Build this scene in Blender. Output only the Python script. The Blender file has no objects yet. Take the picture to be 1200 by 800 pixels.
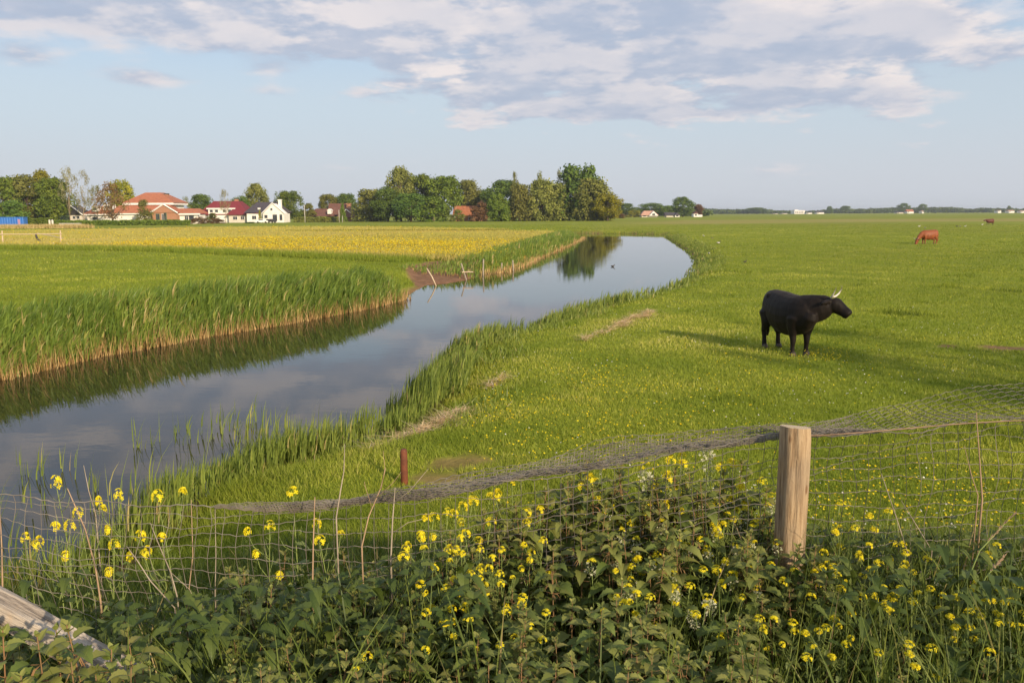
import bpy, math, random
import numpy as np
from mathutils import Vector, Matrix
R = math.radians
rng = np.random.default_rng(7)
random.seed(7)
scn = bpy.context.scene
col = scn.collection

# ------------------------------------------------------------------ camera
F, CX, CY = 950.0, 600.0, 400.0
CAMZ = 3.0
PITCH = math.atan(149.8 / F)
ROLL = -0.005
CAM = Matrix.Rotation(math.pi / 2 - PITCH, 3, 'X') @ Matrix.Rotation(ROLL, 3, 'Z')
cd = bpy.data.cameras.new('camera')
cam = bpy.data.objects.new('camera', cd)
col.objects.link(cam)
cam.location = (0, 0, CAMZ)
cam.rotation_euler = CAM.to_euler()
cd.sensor_width = 36
cd.lens = 36 * F / 1200
cd.clip_end = 30000
cd.clip_start = 0.05
scn.camera = cam

def ray(px, py):
    return CAM @ Vector((px - CX, CY - py, -F))
def at(px, py, z=0.0):
    d = ray(px, py)
    t = (z - CAMZ) / d.z
    return Vector((d.x * t, d.y * t, z))
def atd(px, py, Y):
    d = ray(px, py)
    t = Y / d.y
    return Vector((d.x * t, Y, CAMZ + d.z * t))
CI = CAM.inverted()
def pix(x, y, z):
    c = CI @ Vector((x, y, z - CAMZ))
    return CX + F * c.x / -c.z, CY - F * c.y / -c.z

# ------------------------------------------------------------------ mesh helpers
class MB:
    def __init__(s):
        s.v, s.f, s.m, s.c = [], [], [], []
    def add(s, verts, faces, mat=0, var=(0.5, 0.5, 0)):
        o = len(s.v)
        s.v += [tuple(p) for p in verts]
        s.f += [tuple(i + o for i in f) for f in faces]
        s.m += [mat] * len(faces)
        s.c += ([var] * len(verts)) if isinstance(var, tuple) else list(var)
    def box(s, x0, x1, y0, y1, z0, z1, mat=0, var=(0.5, 0.5, 0)):
        s.add([(x0, y0, z0), (x1, y0, z0), (x1, y1, z0), (x0, y1, z0), (x0, y0, z1), (x1, y0, z1), (x1, y1, z1), (x0, y1, z1)],
              [(0, 3, 2, 1), (4, 5, 6, 7), (0, 1, 5, 4), (1, 2, 6, 5), (2, 3, 7, 6), (3, 0, 4, 7)], mat, var)
    def tube(s, pts, rad, n=6, mat=0, var=None, flat=None, ref=None):
        """closed tube through pts; rad is a radius or a pair (side, up) per point"""
        pts = [Vector(p) for p in pts]
        vs, vr = [], []
        prev = None
        for i, p in enumerate(pts):
            d = (pts[min(i + 1, len(pts) - 1)] - pts[max(i - 1, 0)]).normalized()
            if ref is not None:
                a = Vector(ref)
            elif prev is None:
                a = Vector((0, 0, 1)) if abs(d.z) < 0.9 else Vector((1, 0, 0))
            else:
                a = prev
            u = (a - d * a.dot(d)).normalized()
            w = d.cross(u)
            prev = u
            r = rad[i]
            ra, rb = (r, r) if not isinstance(r, (tuple, list)) else r
            for k in range(n):
                t = 2 * math.pi * k / n
                vs.append(p + w * (ra * math.cos(t)) + u * (rb * math.sin(t)))
                vr.append((0.5, i / max(1, len(pts) - 1), 0) if var is None else var)
        fs = []
        for i in range(len(pts) - 1):
            for k in range(n):
                fs.append((i * n + k, i * n + (k + 1) % n, (i + 1) * n + (k + 1) % n, (i + 1) * n + k))
        fs.append(tuple(range(n - 1, -1, -1)))
        fs.append(tuple((len(pts) - 1) * n + k for k in range(n)))
        s.add(vs, fs, mat, vr)
    def gable(s, x0, x1, y0, y1, ze, zr, axis='x', mat=0):
        if axis == 'x':
            ym = (y0 + y1) / 2
            v = [(x0, y0, ze), (x1, y0, ze), (x1, y1, ze), (x0, y1, ze), (x0, ym, zr), (x1, ym, zr)]
            f = [(0, 1, 5, 4), (2, 3, 4, 5), (0, 4, 3), (1, 2, 5), (0, 3, 2, 1)]
        else:
            xm = (x0 + x1) / 2
            v = [(x0, y0, ze), (x1, y0, ze), (x1, y1, ze), (x0, y1, ze), (xm, y0, zr), (xm, y1, zr)]
            f = [(1, 2, 5, 4), (3, 0, 4, 5), (0, 1, 4), (2, 3, 5), (0, 3, 2, 1)]
        s.add(v, f, mat)
    def hip(s, x0, x1, y0, y1, ze, zr, ix, iy, mat=0):
        v = [(x0, y0, ze), (x1, y0, ze), (x1, y1, ze), (x0, y1, ze), (x0 + ix, y0 + iy, zr), (x1 - ix, y0 + iy, zr), (x1 - ix, y1 - iy, zr), (x0 + ix, y1 - iy, zr)]
        s.add(v, [(0, 3, 2, 1), (4, 5, 6, 7), (0, 1, 5, 4), (1, 2, 6, 5), (2, 3, 7, 6), (3, 0, 4, 7)], mat)
    def mesh(s, name, mats, smooth=False):
        me = bpy.data.meshes.new(name)
        me.from_pydata(s.v, [], s.f)
        for m in (mats if isinstance(mats, (list, tuple)) else [mats]):
            me.materials.append(m)
        me.polygons.foreach_set('material_index', s.m)
        a = me.attributes.new('var', 'FLOAT_VECTOR', 'POINT')
        a.data.foreach_set('vector', np.array(s.c, dtype=np.float32).ravel())
        if smooth:
            me.polygons.foreach_set('use_smooth', [True] * len(s.f))
        me.update()
        return me
    def build(s, name, mats, parent=None, smooth=False):
        o = bpy.data.objects.new(name, s.mesh(name, mats, smooth))
        col.objects.link(o)
        if parent is not None:
            o.parent = parent
        return o

def npmesh(name, V, faces, var, mat, smooth=False):
    """V (n,3); faces list of integer arrays (m,k)"""
    me = bpy.data.meshes.new(name)
    me.vertices.add(len(V))
    me.vertices.foreach_set('co', np.ascontiguousarray(V, dtype=np.float32).ravel())
    tot = sum(f.size for f in faces)
    npoly = sum(len(f) for f in faces)
    me.loops.add(tot)
    me.polygons.add(npoly)
    me.loops.foreach_set('vertex_index', np.concatenate([f.ravel() for f in faces]).astype(np.int32))
    starts, o = [], 0
    for f in faces:
        starts.append(o + np.arange(len(f)) * f.shape[1])
        o += f.size
    me.polygons.foreach_set('loop_start', np.concatenate(starts).astype(np.int32))
    if smooth:
        me.polygons.foreach_set('use_smooth', np.ones(npoly, dtype=bool))
    a = me.attributes.new('var', 'FLOAT_VECTOR', 'POINT')
    a.data.foreach_set('vector', np.ascontiguousarray(var, dtype=np.float32).ravel())
    me.materials.append(mat)
    me.update(calc_edges=True)
    me.validate()
    return me

def link(name, me, parent=None):
    o = bpy.data.objects.new(name, me)
    col.objects.link(o)
    if parent is not None:
        o.parent = parent
    return o
def tag(o, label=None, cat=None, group=None, kind=None):
    if label: o['label'] = label
    if cat: o['category'] = cat
    if group: o['group'] = group
    if kind: o['kind'] = kind
    return o
def thing(name, label, cat, loc=(0, 0, 0), rz=0, group=None, scale=None):
    o = bpy.data.objects.new(name, None)
    o.empty_display_size = 0.1
    col.objects.link(o)
    o.location = loc
    o.rotation_euler = (0, 0, rz)
    if scale is not None:
        o.scale = scale
    return tag(o, label, cat, group)
def copy_thing(root, name, label, loc, rz, scale, group=None):
    r = root.copy()
    r.name = name
    col.objects.link(r)
    r.location = loc
    r.rotation_euler = (0, 0, rz)
    r.scale = scale
    r['label'] = label
    if group: r['group'] = group
    for ch in root.children:
        c = ch.copy()
        col.objects.link(c)
        c.parent = r
        for g in ch.children:
            e = g.copy()
            col.objects.link(e)
            e.parent = c
    return r

def blades(name, P, H, W, az, lean, mat, rnd, segs=1, bend=0.5):
    """strips standing at P, height H, width W, leaning towards az by lean (share of H)"""
    n = len(P)
    face = rng.uniform(0, 2 * math.pi, n)
    sx, sy = np.cos(face) * W / 2, np.sin(face) * W / 2
    lx, ly = np.cos(az) * lean * H, np.sin(az) * lean * H
    S = np.stack([sx, sy, np.zeros(n)], 1)
    if segs == 1:
        T = P + np.stack([lx, ly, H], 1)
        V = np.stack([P - S, P + S, T], 1).reshape(-1, 3)
        idx = np.arange(n)[:, None] * 3 + np.array([0, 1, 2])
        var = np.stack([np.repeat(rnd, 3), np.tile([0, 0, 1.0], n), np.zeros(3 * n)], 1)
        return npmesh(name, V, [idx], var, mat)
    cols, tt = [], []
    for k in range(segs + 1):
        t = k / segs
        c = P + np.stack([lx * t ** (1 + bend * 2), ly * t ** (1 + bend * 2), H * (t - 0.25 * np.minimum(lean, 1.2) * t * t)], 1)
        w = (1 - t ** 2.2) if k < segs else 0
        if k < segs:
            cols += [c - S * w, c + S * w]
            tt += [t, t]
        else:
            cols.append(c)
            tt.append(1.0)
    m = 2 * segs + 1
    V = np.stack(cols, 1).reshape(-1, 3)
    base = np.arange(n)[:, None] * m
    quads = np.concatenate([base + np.array([2 * k, 2 * k + 1, 2 * k + 3, 2 * k + 2]) for k in range(segs - 1)]) if segs > 1 else None
    tri = base + np.array([2 * segs - 2, 2 * segs - 1, 2 * segs])
    var = np.stack([np.repeat(rnd, m), np.tile(tt, n), np.zeros(m * n)], 1)
    return npmesh(name, V, ([quads] if quads is not None else []) + [tri], var, mat)

def smooth01(a, b, x):
    t = np.clip((x - a) / (b - a), 0, 1)
    return t * t * (3 - 2 * t)

# ------------------------------------------------------------------ materials
def newmat(name):
    m = bpy.data.materials.new(name)
    m.use_nodes = True
    nt = m.node_tree
    nt.nodes.clear()
    return m, nt
def N(nt, t, **kw):
    n = nt.nodes.new(t)
    for k, v in kw.items():
        setattr(n, k, v)
    return n
def L(nt, a, b):
    nt.links.new(a, b)
def ramp(nt, fac, stops):
    r = N(nt, 'ShaderNodeValToRGB')
    e = r.color_ramp.elements
    while len(e) < len(stops):
        e.new(0.5)
    for i, (p, c) in enumerate(stops):
        e[i].position = p
        e[i].color = (*c, 1)
    L(nt, fac, r.inputs[0])
    return r.outputs[0]
def noise(nt, scale, detail=4, rough=0.55, coord=None, out=0):
    n = N(nt, 'ShaderNodeTexNoise')
    n.inputs['Scale'].default_value = scale
    n.inputs['Detail'].default_value = detail
    n.inputs['Roughness'].default_value = rough
    if coord is not None:
        L(nt, coord, n.inputs['Vector'])
    return n.outputs[out]
def mixc(nt, fac, a, b, blend='MIX'):
    m = N(nt, 'ShaderNodeMix', data_type='RGBA', blend_type=blend)
    for s, v in ((m.inputs[0], fac), (m.inputs[6], a), (m.inputs[7], b)):
        if hasattr(v, 'is_linked'):
            L(nt, v, s)
        elif isinstance(v, (int, float)):
            s.default_value = v
        else:
            s.default_value = (*v, 1)
    return m.outputs[2]
def mth(nt, op, a, b=None, clamp=False):
    m = N(nt, 'ShaderNodeMath', operation=op, use_clamp=clamp)
    for s, v in ((m.inputs[0], a), (m.inputs[1], b)):
        if v is None: continue
        if hasattr(v, 'is_linked'): L(nt, v, s)
        else: s.default_value = v
    return m.outputs[0]
def mrange(nt, v, a, b, c=0.0, d=1.0, smooth=True):
    m = N(nt, 'ShaderNodeMapRange', interpolation_type='SMOOTHSTEP' if smooth else 'LINEAR')
    L(nt, v, m.inputs[0])
    for i, x in zip((1, 2, 3, 4), (a, b, c, d)):
        if hasattr(x, 'is_linked'): L(nt, x, m.inputs[i])
        else: m.inputs[i].default_value = x
    return m.outputs[0]
def varattr(nt):
    a = N(nt, 'ShaderNodeAttribute', attribute_name='var')
    s = N(nt, 'ShaderNodeSeparateXYZ')
    L(nt, a.outputs['Vector'], s.inputs[0])
    return s.outputs
def leafmat(name, stops, base=None, baset=(0.0, 0.35), transl=0.35, rough=0.55, spec=0.25, nscale=None, nstops=None, objrand=0.0):
    """leaf: colour by per-blade random value, optional other colour at its foot, light passing through"""
    m, nt = newmat(name)
    v = varattr(nt)
    c = ramp(nt, v[0], stops)
    geo = N(nt, 'ShaderNodeNewGeometry')
    if nscale:
        f = noise(nt, nscale, 3, 0.5, geo.outputs['Position'])
        c = mixc(nt, mrange(nt, f, 0.38, 0.62), c, nstops)
    if objrand:
        oi = N(nt, 'ShaderNodeObjectInfo')
        hs = N(nt, 'ShaderNodeHueSaturation')
        L(nt, c, hs.inputs['Color'])
        L(nt, mth(nt, 'ADD', mth(nt, 'MULTIPLY', oi.outputs['Random'], objrand), 1 - objrand / 2), hs.inputs['Value'])
        L(nt, mth(nt, 'ADD', mth(nt, 'MULTIPLY', oi.outputs['Random'], objrand * 0.06), 0.5 - objrand * 0.03), hs.inputs['Hue'])
        c = hs.outputs[0]
    if base is not None:
        c = mixc(nt, mrange(nt, v[1], baset[0], baset[1]), base, c)
    p = N(nt, 'ShaderNodeBsdfPrincipled')
    L(nt, c, p.inputs['Base Color'])
    p.inputs['Roughness'].default_value = rough
    p.inputs['Specular IOR Level'].default_value = spec
    t = N(nt, 'ShaderNodeBsdfTranslucent')
    tc = mixc(nt, 1.0, c, (1.0, 0.95, 0.45), 'MULTIPLY')
    L(nt, tc, t.inputs['Color'])
    mx = N(nt, 'ShaderNodeMixShader')
    mx.inputs[0].default_value = transl
    L(nt, p.outputs[0], mx.inputs[1])
    L(nt, t.outputs[0], mx.inputs[2])
    o = N(nt, 'ShaderNodeOutputMaterial')
    L(nt, mx.outputs[0], o.inputs[0])
    return m
def plainmat(name, c1, c2=None, scale=3.0, rough=0.8, spec=0.3, stretch=None, bump=0.0, detail=5):
    m, nt = newmat(name)
    p = N(nt, 'ShaderNodeBsdfPrincipled')
    p.inputs['Roughness'].default_value = rough
    p.inputs['Specular IOR Level'].default_value = spec
    tc = N(nt, 'ShaderNodeTexCoord')
    vec = tc.outputs['Object']
    if stretch:
        mp = N(nt, 'ShaderNodeMapping')
        mp.inputs['Scale'].default_value = stretch
        L(nt, vec, mp.inputs[0])
        vec = mp.outputs[0]
    f = noise(nt, scale, detail, 0.6, vec)
    c = mixc(nt, mrange(nt, f, 0.3, 0.7), c1, c2 or tuple(x * 0.75 for x in c1))
    L(nt, c, p.inputs['Base Color'])
    if bump:
        b = N(nt, 'ShaderNodeBump')
        b.inputs['Strength'].default_value = bump
        b.inputs['Distance'].default_value = 0.02
        L(nt, f, b.inputs['Height'])
        L(nt, b.outputs[0], p.inputs['Normal'])
    o = N(nt, 'ShaderNodeOutputMaterial')
    L(nt, p.outputs[0], o.inputs[0])
    return m

# ------------------------------------------------------------------ light and sky
SUN_EL, SUN_AZ = 21.0, (0.57, -0.82)
sl = bpy.data.lights.new('sun', 'SUN')
sun = bpy.data.objects.new('sun', sl)
col.objects.link(sun)
q = math.hypot(*SUN_AZ)
sdir = Vector((SUN_AZ[0] / q * math.cos(R(SUN_EL)), SUN_AZ[1] / q * math.cos(R(SUN_EL)), math.sin(R(SUN_EL))))
sun.rotation_euler = sdir.to_track_quat('Z', 'Y').to_euler()
sl.energy = 4.6
sl.angle = R(0.6)
sl.color = (1.0, 0.80, 0.56)

w = bpy.data.worlds.new('World')
scn.world = w
w.use_nodes = True
nt = w.node_tree
nt.nodes.clear()
sky = N(nt, 'ShaderNodeTexSky', sky_type='NISHITA')
sky.sun_disc = False
sky.sun_elevation = R(SUN_EL)
sky.sun_rotation = math.atan2(SUN_AZ[0], SUN_AZ[1])
sky.altitude = 0
sky.air_density = 1.0
sky.dust_density = 1.5
sky.ozone_density = 1.0
SKY_STR = 0.12
tc = N(nt, 'ShaderNodeTexCoord')
sp = N(nt, 'ShaderNodeSeparateXYZ')
L(nt, tc.outputs['Generated'], sp.inputs[0])
X, Y, Z = sp.outputs
zc = mth(nt, 'ADD', mth(nt, 'MAXIMUM', Z, 0.0), 0.17)
uv = N(nt, 'ShaderNodeCombineXYZ')
L(nt, mth(nt, 'DIVIDE', X, zc), uv.inputs[0])
L(nt, mth(nt, 'DIVIDE', Y, zc), uv.inputs[1])
uv.inputs[2].default_value = 3.7
def cl(offset, scale, detail, rough):
    mp = N(nt, 'ShaderNodeMapping')
    mp.inputs['Location'].default_value = offset
    L(nt, uv.outputs[0], mp.inputs[0])
    n = N(nt, 'ShaderNodeTexNoise')
    n.inputs['Scale'].default_value = scale
    n.inputs['Detail'].default_value = detail
    n.inputs['Roughness'].default_value = rough
    L(nt, mp.outputs[0], n.inputs['Vector'])
    return n.outputs[0]
BX, BY, BS = 2.1, 0.6, 2.7
base = cl((BX, BY, 0), BS, 8, 0.58)
off = cl((BX + 0.05, BY - 0.15, 0), BS, 5, 0.55)
big = cl((5.3, 9.1, 1), 0.8, 3, 0.5)
puff = cl((8.3, 1.1, 4), 7.0, 4, 0.6)
# lower edge of the cloud bank: higher on the left, where the sky stays open
e0 = mrange(nt, X, -0.34, -0.04, 0.205, 0.108)
e0 = mth(nt, 'ADD', e0, mrange(nt, X, 0.40, 0.56, 0.0, 0.05))
e1 = mth(nt, 'ADD', Z, mth(nt, 'MULTIPLY', mth(nt, 'SUBTRACT', base, 0.5), 0.16))
cov = mrange(nt, mth(nt, 'SUBTRACT', e1, e0), -0.025, 0.04)
hole = mrange(nt, Z, 0.26, 0.50, 0.0, 0.05)
d1 = mth(nt, 'ADD', base, mth(nt, 'MULTIPLY', mth(nt, 'SUBTRACT', big, 0.5), 0.45))
d1 = mth(nt, 'ADD', d1, mth(nt, 'MULTIPLY', mth(nt, 'SUBTRACT', puff, 0.5), 0.12))
# the bank is thickest in the middle of the view and breaks up to the sides
mid = mth(nt, 'MULTIPLY', mrange(nt, X, -0.30, 0.02), mrange(nt, X, 0.55, 0.25))
d1 = mth(nt, 'ADD', d1, mth(nt, 'MULTIPLY', cov, mth(nt, 'ADD', 0.33, mth(nt, 'MULTIPLY', mid, 0.15))))
d1 = mth(nt, 'SUBTRACT', d1, hole)
# single heaps of cloud low in the open sky: direction, spread, strength
def heap(px, py, sx, sz, amp):
    r_ = ray(px, py).normalized()
    a_ = mth(nt, 'POWER', mth(nt, 'ABSOLUTE', mth(nt, 'DIVIDE', mth(nt, 'SUBTRACT', X, r_.x), sx / F)), 2.0)
    b_ = mth(nt, 'POWER', mth(nt, 'ABSOLUTE', mth(nt, 'DIVIDE', mth(nt, 'SUBTRACT', Z, r_.z), sz / F)), 2.0)
    g_ = mth(nt, 'POWER', 2.718, mth(nt, 'MULTIPLY', mth(nt, 'ADD', a_, b_), -1.0))
    return mth(nt, 'MULTIPLY', g_, amp)
for hp in ((175, 92, 50, 9, .36), (20, 66, 40, 12, .30), (325, 80, 40, 12, .34), (60, 22, 120, 22, .34), (230, 30, 130, 24, .38), (40, -30, 110, 26, .40), (250, -45, 120, 24, .36), (400, -20, 100, 24, .2), (350, 48, 70, 16, .26), (1060, 34, 50, 17, .36), (1000, 30, 60, 8, .2), (320, 108, 30, 7, .22),
           (430, 112, 60, 10, .25), (600, 118, 120, 14, .22), (800, 128, 160, 14, .24), (1000, 120, 140, 14, .22), (690, 60, 160, 40, .14), (880, 60, 60, 24, .16), (1150, 60, 40, 12, .16), (700, 135, 120, 7, .2)):
    d1 = mth(nt, 'ADD', d1, heap(*hp))
dens = mrange(nt, d1, 0.64, 0.98)
lit = mrange(nt, mth(nt, 'ADD', mth(nt, 'SUBTRACT', base, off), mth(nt, 'MULTIPLY', mth(nt, 'SUBTRACT', puff, 0.5), 0.40)), -0.09, 0.12)
lit = mth(nt, 'MULTIPLY', lit, mrange(nt, mth(nt, 'SUBTRACT', e1, e0), 0.0, 0.05, 0.6, 1.0))
gtex = mrange(nt, mth(nt, 'ADD', mth(nt, 'MULTIPLY', puff, 0.6), mth(nt, 'MULTIPLY', base, 0.4)), 0.36, 0.64)
grey = mixc(nt, gtex, (0.340 / SKY_STR, 0.385 / SKY_STR, 0.485 / SKY_STR), (0.425 / SKY_STR, 0.445 / SKY_STR, 0.52 / SKY_STR))
cream = (0.74 / SKY_STR, 0.655 / SKY_STR, 0.62 / SKY_STR)
thick = mrange(nt, d1, 0.90, 1.15)
ccol = mixc(nt, mth(nt, 'MULTIPLY', lit, mth(nt, 'SUBTRACT', 1.0, mth(nt, 'MULTIPLY', thick, mrange(nt, X, -0.25, 0.0, 0.15, 0.62)))), grey, cream)
# the clear air: pale and milky near the horizon
hz = mrange(nt, Z, 0.0, 0.24, 0.97, 0.75)
milk = mixc(nt, mrange(nt, Z, 0.02, 0.12), (0.475 / SKY_STR, 0.505 / SKY_STR, 0.555 / SKY_STR), (0.445 / SKY_STR, 0.512 / SKY_STR, 0.582 / SKY_STR))
milk = mixc(nt, mrange(nt, Z, 0.12, 0.24), milk, (0.35 / SKY_STR, 0.47 / SKY_STR, 0.62 / SKY_STR))
clear = mixc(nt, hz, sky.outputs[0], milk)
final = mixc(nt, mth(nt, 'MULTIPLY', dens, 0.86), clear, ccol)
bg = N(nt, 'ShaderNodeBackground')
bg.inputs[1].default_value = SKY_STR
L(nt, final, bg.inputs[0])
wo = N(nt, 'ShaderNodeOutputWorld')
L(nt, bg.outputs[0], wo.inputs[0])

scn.view_settings.view_transform = 'Standard'
scn.view_settings.look = 'None'
scn.view_settings.exposure = 0.38
scn.view_settings.gamma = 1.0

# ------------------------------------------------------------------ terrain
WZ = -0.55
left_px = [(-420, 560), (-200, 485), (0, 442), (100, 418), (170, 406), (240, 393), (340, 377), (420, 362), (470, 350), (490, 339), (500, 334), (520, 333), (548, 328),
           (560, 322), (590, 319), (607, 313), (628, 303), (648, 295), (664, 288), (676, 282)]
right_px = [(783, 278.5), (793, 286), (808, 295), (815, 303), (816, 312), (809, 326), (795, 336), (773, 347), (722, 359), (668, 377), (614, 395), (560, 407), (532, 424), (515, 450), (500, 480),
            (470, 505), (425, 527), (380, 540), (320, 556), (262, 572), (218, 594), (170, 635), (110, 690)]
def wpt(p): 
    v = at(p[0], p[1], WZ)
    return (v.x, v.y)
Lw = [wpt(p) for p in left_px]
Rw = [wpt(p) for p in right_px]
p676 = Lw[-1]
far_l = [(8.6, 124.0), (6.5, 131.0), (0.0, 136.0), (-14, 139), (-40, 140)]
far_r = [(-40, 150), (-10, 149), (8, 146), (20, 141), (25.5, 133)]
near = [(-6.4, 6.6), (-9, 6.0), (-20, 5.5), (-40, 5.5)]
river = np.array(Lw + far_l + far_r + Rw + near)

def polydist(P, poly):
    """signed distance of points (n,2) to a closed polygon, negative inside"""
    P = np.asarray(P, dtype=np.float64)
    d2 = np.full(len(P), 1e18)
    ins = np.zeros(len(P), dtype=bool)
    n = len(poly)
    for i in range(n):
        a, b = poly[i], poly[(i + 1) % n]
        e = b - a
        ee = max(e @ e, 1e-12)
        t = np.clip(((P - a) @ e) / ee, 0, 1)
        q = P - a - t[:, None] * e
        d2 = np.minimum(d2, (q * q).sum(1))
        c = (a[1] > P[:, 1]) != (b[1] > P[:, 1])
        with np.errstate(divide='ignore', invalid='ignore'):
            xi = a[0] + (P[:, 1] - a[1]) / (b[1] - a[1]) * e[0]
        ins ^= c & (P[:, 0] < xi)
    d = np.sqrt(d2)
    return np.where(ins, -d, d)
def gpoly(px, z=0.0):
    return np.array([[*at(a, b, z)[:2]] for a, b in px])
def vnoise(x, y, s, seed=0):
    """cheap smooth value noise, about -1..1"""
    k = seed * 1.7
    return (np.sin(x * s * 1.0 + 1.3 + k + 1.7 * np.sin(y * s * 0.7 + k)) + np.sin(y * s * 1.3 + 0.7 * k + 1.5 * np.sin(x * s * 0.9 + 2 * k)) + np.sin((x + y) * s * 2.1 + k) * 0.5) / 2.5

def leftside(x, y):
    """which bank: the left one is everything left of the river's middle line"""
    mid = np.interp(y, [5, 12, 16, 20, 30, 40, 60, 90, 140], [-20, -9, -6.5, -4.5, -1, 2.3, 6.5, 11, 14])
    return x < mid
MUD = gpoly([(478, 318), (500, 313), (530, 309), (552, 313), (556, 322), (545, 331), (515, 336), (496, 335), (478, 326)], -0.3)
def height(x, y, d=None):
    x = np.asarray(x, float); y = np.asarray(y, float)
    if d is None:
        d = polydist(np.stack([x, y], 1), river)
    emb = 1.3 * smooth01(7.4, 3.1, y + 0.25 * vnoise(x, y, 0.6, 3)) * 1.0
    land = emb + 0.05 * vnoise(x, y, 0.35) * smooth01(60, 10, np.hypot(x, y)) + 0.02 * vnoise(x, y, 1.9, 2) * smooth01(30, 10, np.hypot(x, y))
    lf = leftside(x, y)
    slope = np.where(lf, 0.55, 0.30)
    mud = smooth01(1.5, -0.5, polydist(np.stack([x, y], 1), MUD))
    slope = slope * (1 - mud) + 0.10 * mud
    bank = WZ + 0.02 + np.maximum(d, 0) * slope
    k = 0.12
    h = np.minimum(land, bank) - np.maximum(k - np.abs(land - bank), 0) ** 2 / (4 * k)
    return np.where(d < 0, np.maximum(WZ + d * 0.7, -2.0), h)
def hz1(x, y):
    return float(height(np.array([x]), np.array([y]))[0])

# land use, as polygons on the ground
MEADOW = gpoly([(-900, 330), (-300, 297), (0, 291), (100, 292), (200, 294), (300, 298), (380, 301), (440, 304), (500, 306), (560, 306), (600, 302), (625, 290), (645, 282), (658, 275.5),
                (640, 271), (560, 268.6), (480, 267.4), (400, 266.4), (320, 266.4), (240, 267.2), (120, 269.4), (0, 271.5), (-300, 276), (-900, 290)], 0.0)
TAN = gpoly([(705, 267), (800, 263.5), (1000, 260.5), (1300, 258.8), (1300, 255.2), (1000, 256.6), (800, 258), (740, 262)], 0.0)
SOIL = [(at(1180, 409), 0.65, 0.35), (at(1110, 407), 0.3, 0.2), (at(541, 543), 0.5, 0.3), (at(516, 560), 0.35, 0.25), (at(1240, 405), 0.5, 0.3)]

nr, na_in, na_out = 470, 560, 130
rad = np.concatenate([[0.0], np.geomspace(0.7, 9000, nr)])
ang = np.concatenate([np.linspace(-44, 44, na_in, endpoint=False), np.linspace(44, 316, na_out, endpoint=False)]) * math.pi / 180
na = len(ang)
RR, AA = np.meshgrid(rad[1:], ang, indexing='ij')
gx = np.concatenate([[0.0], (RR * np.sin(AA)).ravel()])
gy = np.concatenate([[0.0], (RR * np.cos(AA)).ravel()])
gd = polydist(np.stack([gx, gy], 1), river)
gz = height(gx, gy, gd)
GP = np.stack([gx, gy], 1)
zone_meadow = smooth01(1.5, -1.5, polydist(GP, MEADOW) + 1.2 * vnoise(gx, gy, 0.25, 5))
zone_tan = smooth01(14, -14, polydist(GP, TAN) + 10 * vnoise(gx, gy, 0.03, 6))
soil = smooth01(0.35, -0.15, polydist(GP, MUD) + 0.2 * vnoise(gx, gy, 1.3, 4))
for (c, a, b) in SOIL:
    q = np.hypot((gx - c.x) / a, (gy - c.y) / b) + 0.3 * vnoise(gx, gy, 5, 8)
    soil = np.maximum(soil, (0.65 if c.x < 2 else 1.0) * smooth01(1.25, 0.5, q))
soil = np.maximum(soil, smooth01(0.5, 0.05, gd) * 0.9)
soil = np.maximum(soil, 0.85 * smooth01(5.2, 4.2, gy))  # near bank darkened: shade beneath its plants put into the ground colour
gvar = np.stack([zone_meadow, zone_tan, soil], 1)
i0 = np.arange(nr - 1)[:, None] * na + np.arange(na)[None, :] + 1
i1 = np.arange(nr - 1)[:, None] * na + (np.arange(na)[None, :] + 1) % na + 1
quads = np.stack([i0, i0 + na, i1 + na, i1], -1).reshape(-1, 4)
cap = np.stack([np.zeros(na, int), np.arange(na) + 1, (np.arange(na) + 1) % na + 1], 1)

GRASS_STOPS = [(0.0, (0.128, 0.175, 0.026)), (0.35, (0.245, 0.300, 0.036)), (0.7, (0.38, 0.415, 0.062)), (1.0, (0.58, 0.54, 0.18))]
m, nt = newmat('ground_turf')
v = varattr(nt)
geo = N(nt, 'ShaderNodeNewGeometry')
pos = geo.outputs['Position']
n1 = noise(nt, 0.12, 5, 0.6, pos)
n2 = noise(nt, 2.2, 6, 0.7, pos)
n3 = noise(nt, 0.018, 4, 0.6, pos)
g = ramp(nt, mth(nt, 'ADD', mth(nt, 'MULTIPLY', n1, 0.5), mth(nt, 'MULTIPLY', n2, 0.5)), [(0.25, (0.12, 0.15, 0.015)), (0.5, (0.20, 0.235, 0.020)), (0.75, (0.29, 0.305, 0.035))])
g = mixc(nt, mth(nt, 'MULTIPLY', mrange(nt, n3, 0.45, 0.65), 0.45), g, (0.17, 0.165, 0.022))
md = ramp(nt, mth(nt, 'ADD', mth(nt, 'MULTIPLY', n1, 0.6), mth(nt, 'MULTIPLY', n2, 0.4)), [(0.3, (0.30, 0.20, 0.03)), (0.5, (0.38, 0.25, 0.035)), (0.7, (0.34, 0.28, 0.03))])
c = mixc(nt, v[0], g, md)
tn = ramp(nt, n3, [(0.35, (0.25, 0.22, 0.06)), (0.65, (0.34, 0.28, 0.09))])
c = mixc(nt, mth(nt, 'MULTIPLY', v[1], 0.7), c, tn)
sl_ = ramp(nt, n2, [(0.3, (0.12, 0.062, 0.032)), (0.7, (0.27, 0.155, 0.090))])
c = mixc(nt, v[2], c, sl_)
p = N(nt, 'ShaderNodeBsdfPrincipled')
p.inputs['Roughness'].default_value = 0.9
p.inputs['Specular IOR Level'].default_value = 0.1
L(nt, c, p.inputs['Base Color'])
b = N(nt, 'ShaderNodeBump')
b.inputs['Strength'].default_value = 0.6
b.inputs['Distance'].default_value = 0.06
L(nt, noise(nt, 9.0, 5, 0.7, pos), b.inputs['Height'])
L(nt, b.outputs[0], p.inputs['Normal'])
o = N(nt, 'ShaderNodeOutputMaterial')
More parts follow.
